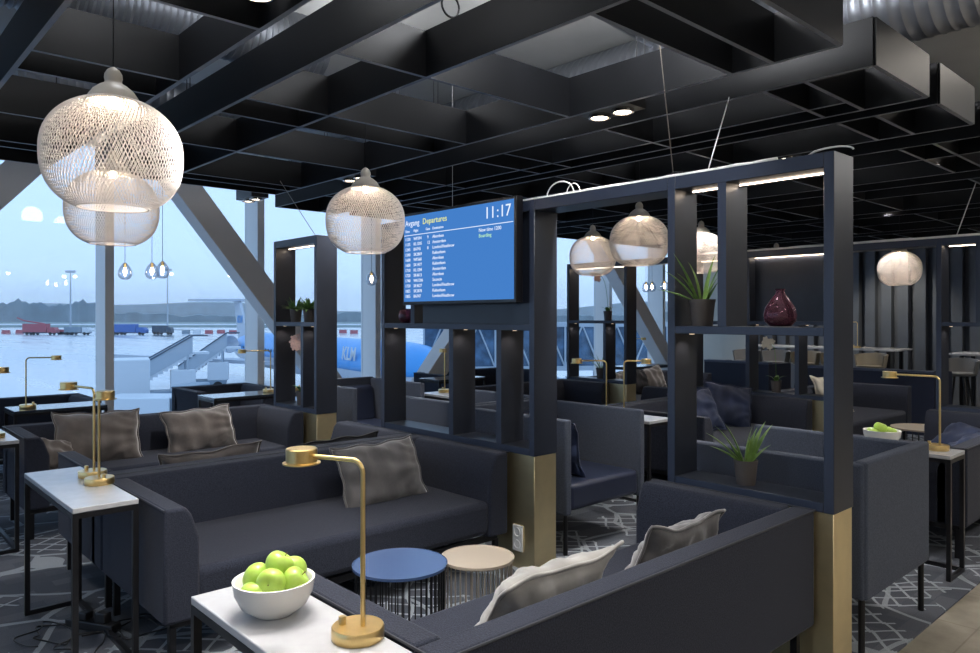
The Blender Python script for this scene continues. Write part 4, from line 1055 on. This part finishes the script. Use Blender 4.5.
# passenger stairs and service trucks
def air_stairs(label, px, d, rz, L=6, h=3.4, m='vehwhite'):
    x, y = far(px, d); t = thing('passenger_stairs', label, 'vehicle', (x, y, ZA), rz)
    obj('chassis', box(B(), -L/2, L/2, -1.0, 1.0, .5, .85), 'vehgrey', t, bevel=.03)
    fl = B(); n = 14
    for k in range(n): box(fl, -L/2+k*L/n, -L/2+(k+1)*L/n, -.8, .8, .85+h*k/n-.12, .85+h*(k+1)/n)
    obj('stair_flight', fl, m, t)
    for s in (-1, 1):
        f = B(); vs = [f.verts.new(p) for p in ((-L/2, s*.85, .9), (L/2, s*.85, .9+h), (L/2, s*.85, 2.0+h), (-L/2, s*.85, 2.0))]; f.faces.new(vs)
        o = obj('side_panel', f, 'steel', t); q = o.modifiers.new('s', 'SOLIDIFY'); q.thickness = .05
        obj('strut', tube(B(), [(L/2-.3, s*.8, .8), (L/2-.3, s*.8, .8+h)], .08, 6), 'steel', t)
        obj('handrail', tube(B(), [(-L/2, s*.9, 2.05), (L/2, s*.9, 2.05+h), (L/2+1, s*.9, 2.05+h)], .05, 6), 'vehdark', t)
    obj('top_platform', box(B(), L/2, L/2+1.1, -.85, .85, .75+h, .9+h), m, t)
    obj('cab', box(B(), L/2-1.4, L/2+.2, -1.0, -.2, .85, 2.3), m, t, bevel=.06)
    for xx in (-L*.33, L*.33):
        for s in (-1, 1):
            w = obj('wheel', lathe(B(), [(0, -.12), (.38, -.12), (.38, .12), (0, .12)], 16), 'tyre', t, smooth=True); w.location = (xx, s*.95, .38); w.rotation_euler = (PI/2, 0, 0)
    return t
air_stairs('white passenger stairs outside the window, tilted deck in the middle', 157, 51, TH-PI/2+.5, 4.4, 2.6)
air_stairs('pale stair truck outside the window near the airliner', 203, 60, TH-PI/2+.3, 3.6, 2.6)
vehicle('white catering truck with raised box outside the window', 126, 42, 3.6, 3.6, 'vehwhite', 'vehgrey', 2.03, name='catering_truck')
t = vehicle('low white baggage loader outside the window', 158, 38, 5.0, 1.9, 'vehwhite', 'vehgrey', .0, name='baggage_loader')
# jet bridge beyond the screen divider
a = Vector((*far(424, 48), 0)); b = Vector((*far(700, 50), 0)); dd = (b-a); L = dd.length
t = thing('jet_bridge', 'glazed boarding bridge outside the windows behind the screen divider', 'jet bridge', (a.x, a.y, 0), math.atan2(dd.y, dd.x))
z0, z1 = -2.1, 1.1
obj('glazing', box(B(), 0, L, 0, 2.6, z0+.3, z1-.3), 'jetglass', t)
obj('roof', box(B(), -.2, L+.2, -.2, 2.8, z1-.3, z1), 'steel', t); obj('deck', box(B(), -.2, L+.2, -.2, 2.8, z0, z0+.3), 'steel', t)
n = int(L/2.2)
f = B()
for k in range(n+1):
    x_ = k*L/n; tube(f, [(x_, -.12, z0), (x_, -.12, z1)], .07, 6)
    if k < n:
        tube(f, [(x_, -.12, z0+.2), (x_+L/n/2, -.12, z1-.2)], .06, 6); tube(f, [(x_+L/n/2, -.12, z1-.2), (x_+L/n, -.12, z0+.2)], .06, 6)
obj('truss', f, 'steel', t, smooth=True)
for k in range(4):
    obj('support', box(B(), L*(.1+.27*k)-.3, L*(.1+.27*k)+.3, 1.0, 1.6, ZA, z0), 'steel', t)
obj('lower_roof', box(B(), 2.5, L*.75, -5.5, -.6, -2.75, -2.55), 'roofw', t)
f = B()
for k in range(16): box(f, 1.6+k*(L*.75-1.8)/16, 1.72+k*(L*.75-1.8)/16, -5.4, -.7, -2.55, -2.42)
obj('roof_rib', f, 'steel', t)
for k in range(5): obj('support', box(B(), 2+k*4.2, 2.2+k*4.2, -5.3, -5.1, ZA, -2.75), 'steel', t)

# ------------------------------------------------------------------ sky and render settings
w = bpy.data.worlds.new('sky'); bpy.context.scene.world = w; w.use_nodes = True; nt = w.node_tree
bg = nt.nodes['Background']; tc = nt.nodes.new('ShaderNodeTexCoord'); sx = nt.nodes.new('ShaderNodeSeparateXYZ'); cr = nt.nodes.new('ShaderNodeValToRGB')
nt.links.new(tc.outputs['Generated'], sx.inputs[0]); nt.links.new(sx.outputs['Z'], cr.inputs[0]); nt.links.new(cr.outputs[0], bg.inputs[0])
el = cr.color_ramp.elements; el[0].position = 0; el[0].color = (.60, .83, 1.12, 1); el[1].position = .35; el[1].color = (.52, .76, 1.10, 1)
bg.inputs[1].default_value = 1.22
# daylight through the window wall
for (x0_, x1_) in ((-5.1, 2.3), (2.4, 8.0), (8.1, 13.8)):
    l = light('AREA', ((x0_+x1_)/2, YW+.25, 1.75), 1, (1, 1, 1), rot=(PI/2, 0, 0), shape='RECTANGLE', size=x1_-x0_, size_y=3.3)
    try: l.data.cycles.is_portal = True
    except Exception: pass
l = light('AREA', (X0-.3, 4.5, 1.75), 1, rot=(0, -PI/2, 0), shape='RECTANGLE', size=3.3, size_y=8.6); l.data.cycles.is_portal = True
sc = bpy.context.scene
sc.view_settings.view_transform = 'Standard'; sc.view_settings.look = 'None'; sc.view_settings.gamma = 1.0; sc.view_settings.use_curve_mapping = False
sc.view_settings.exposure = 0.1
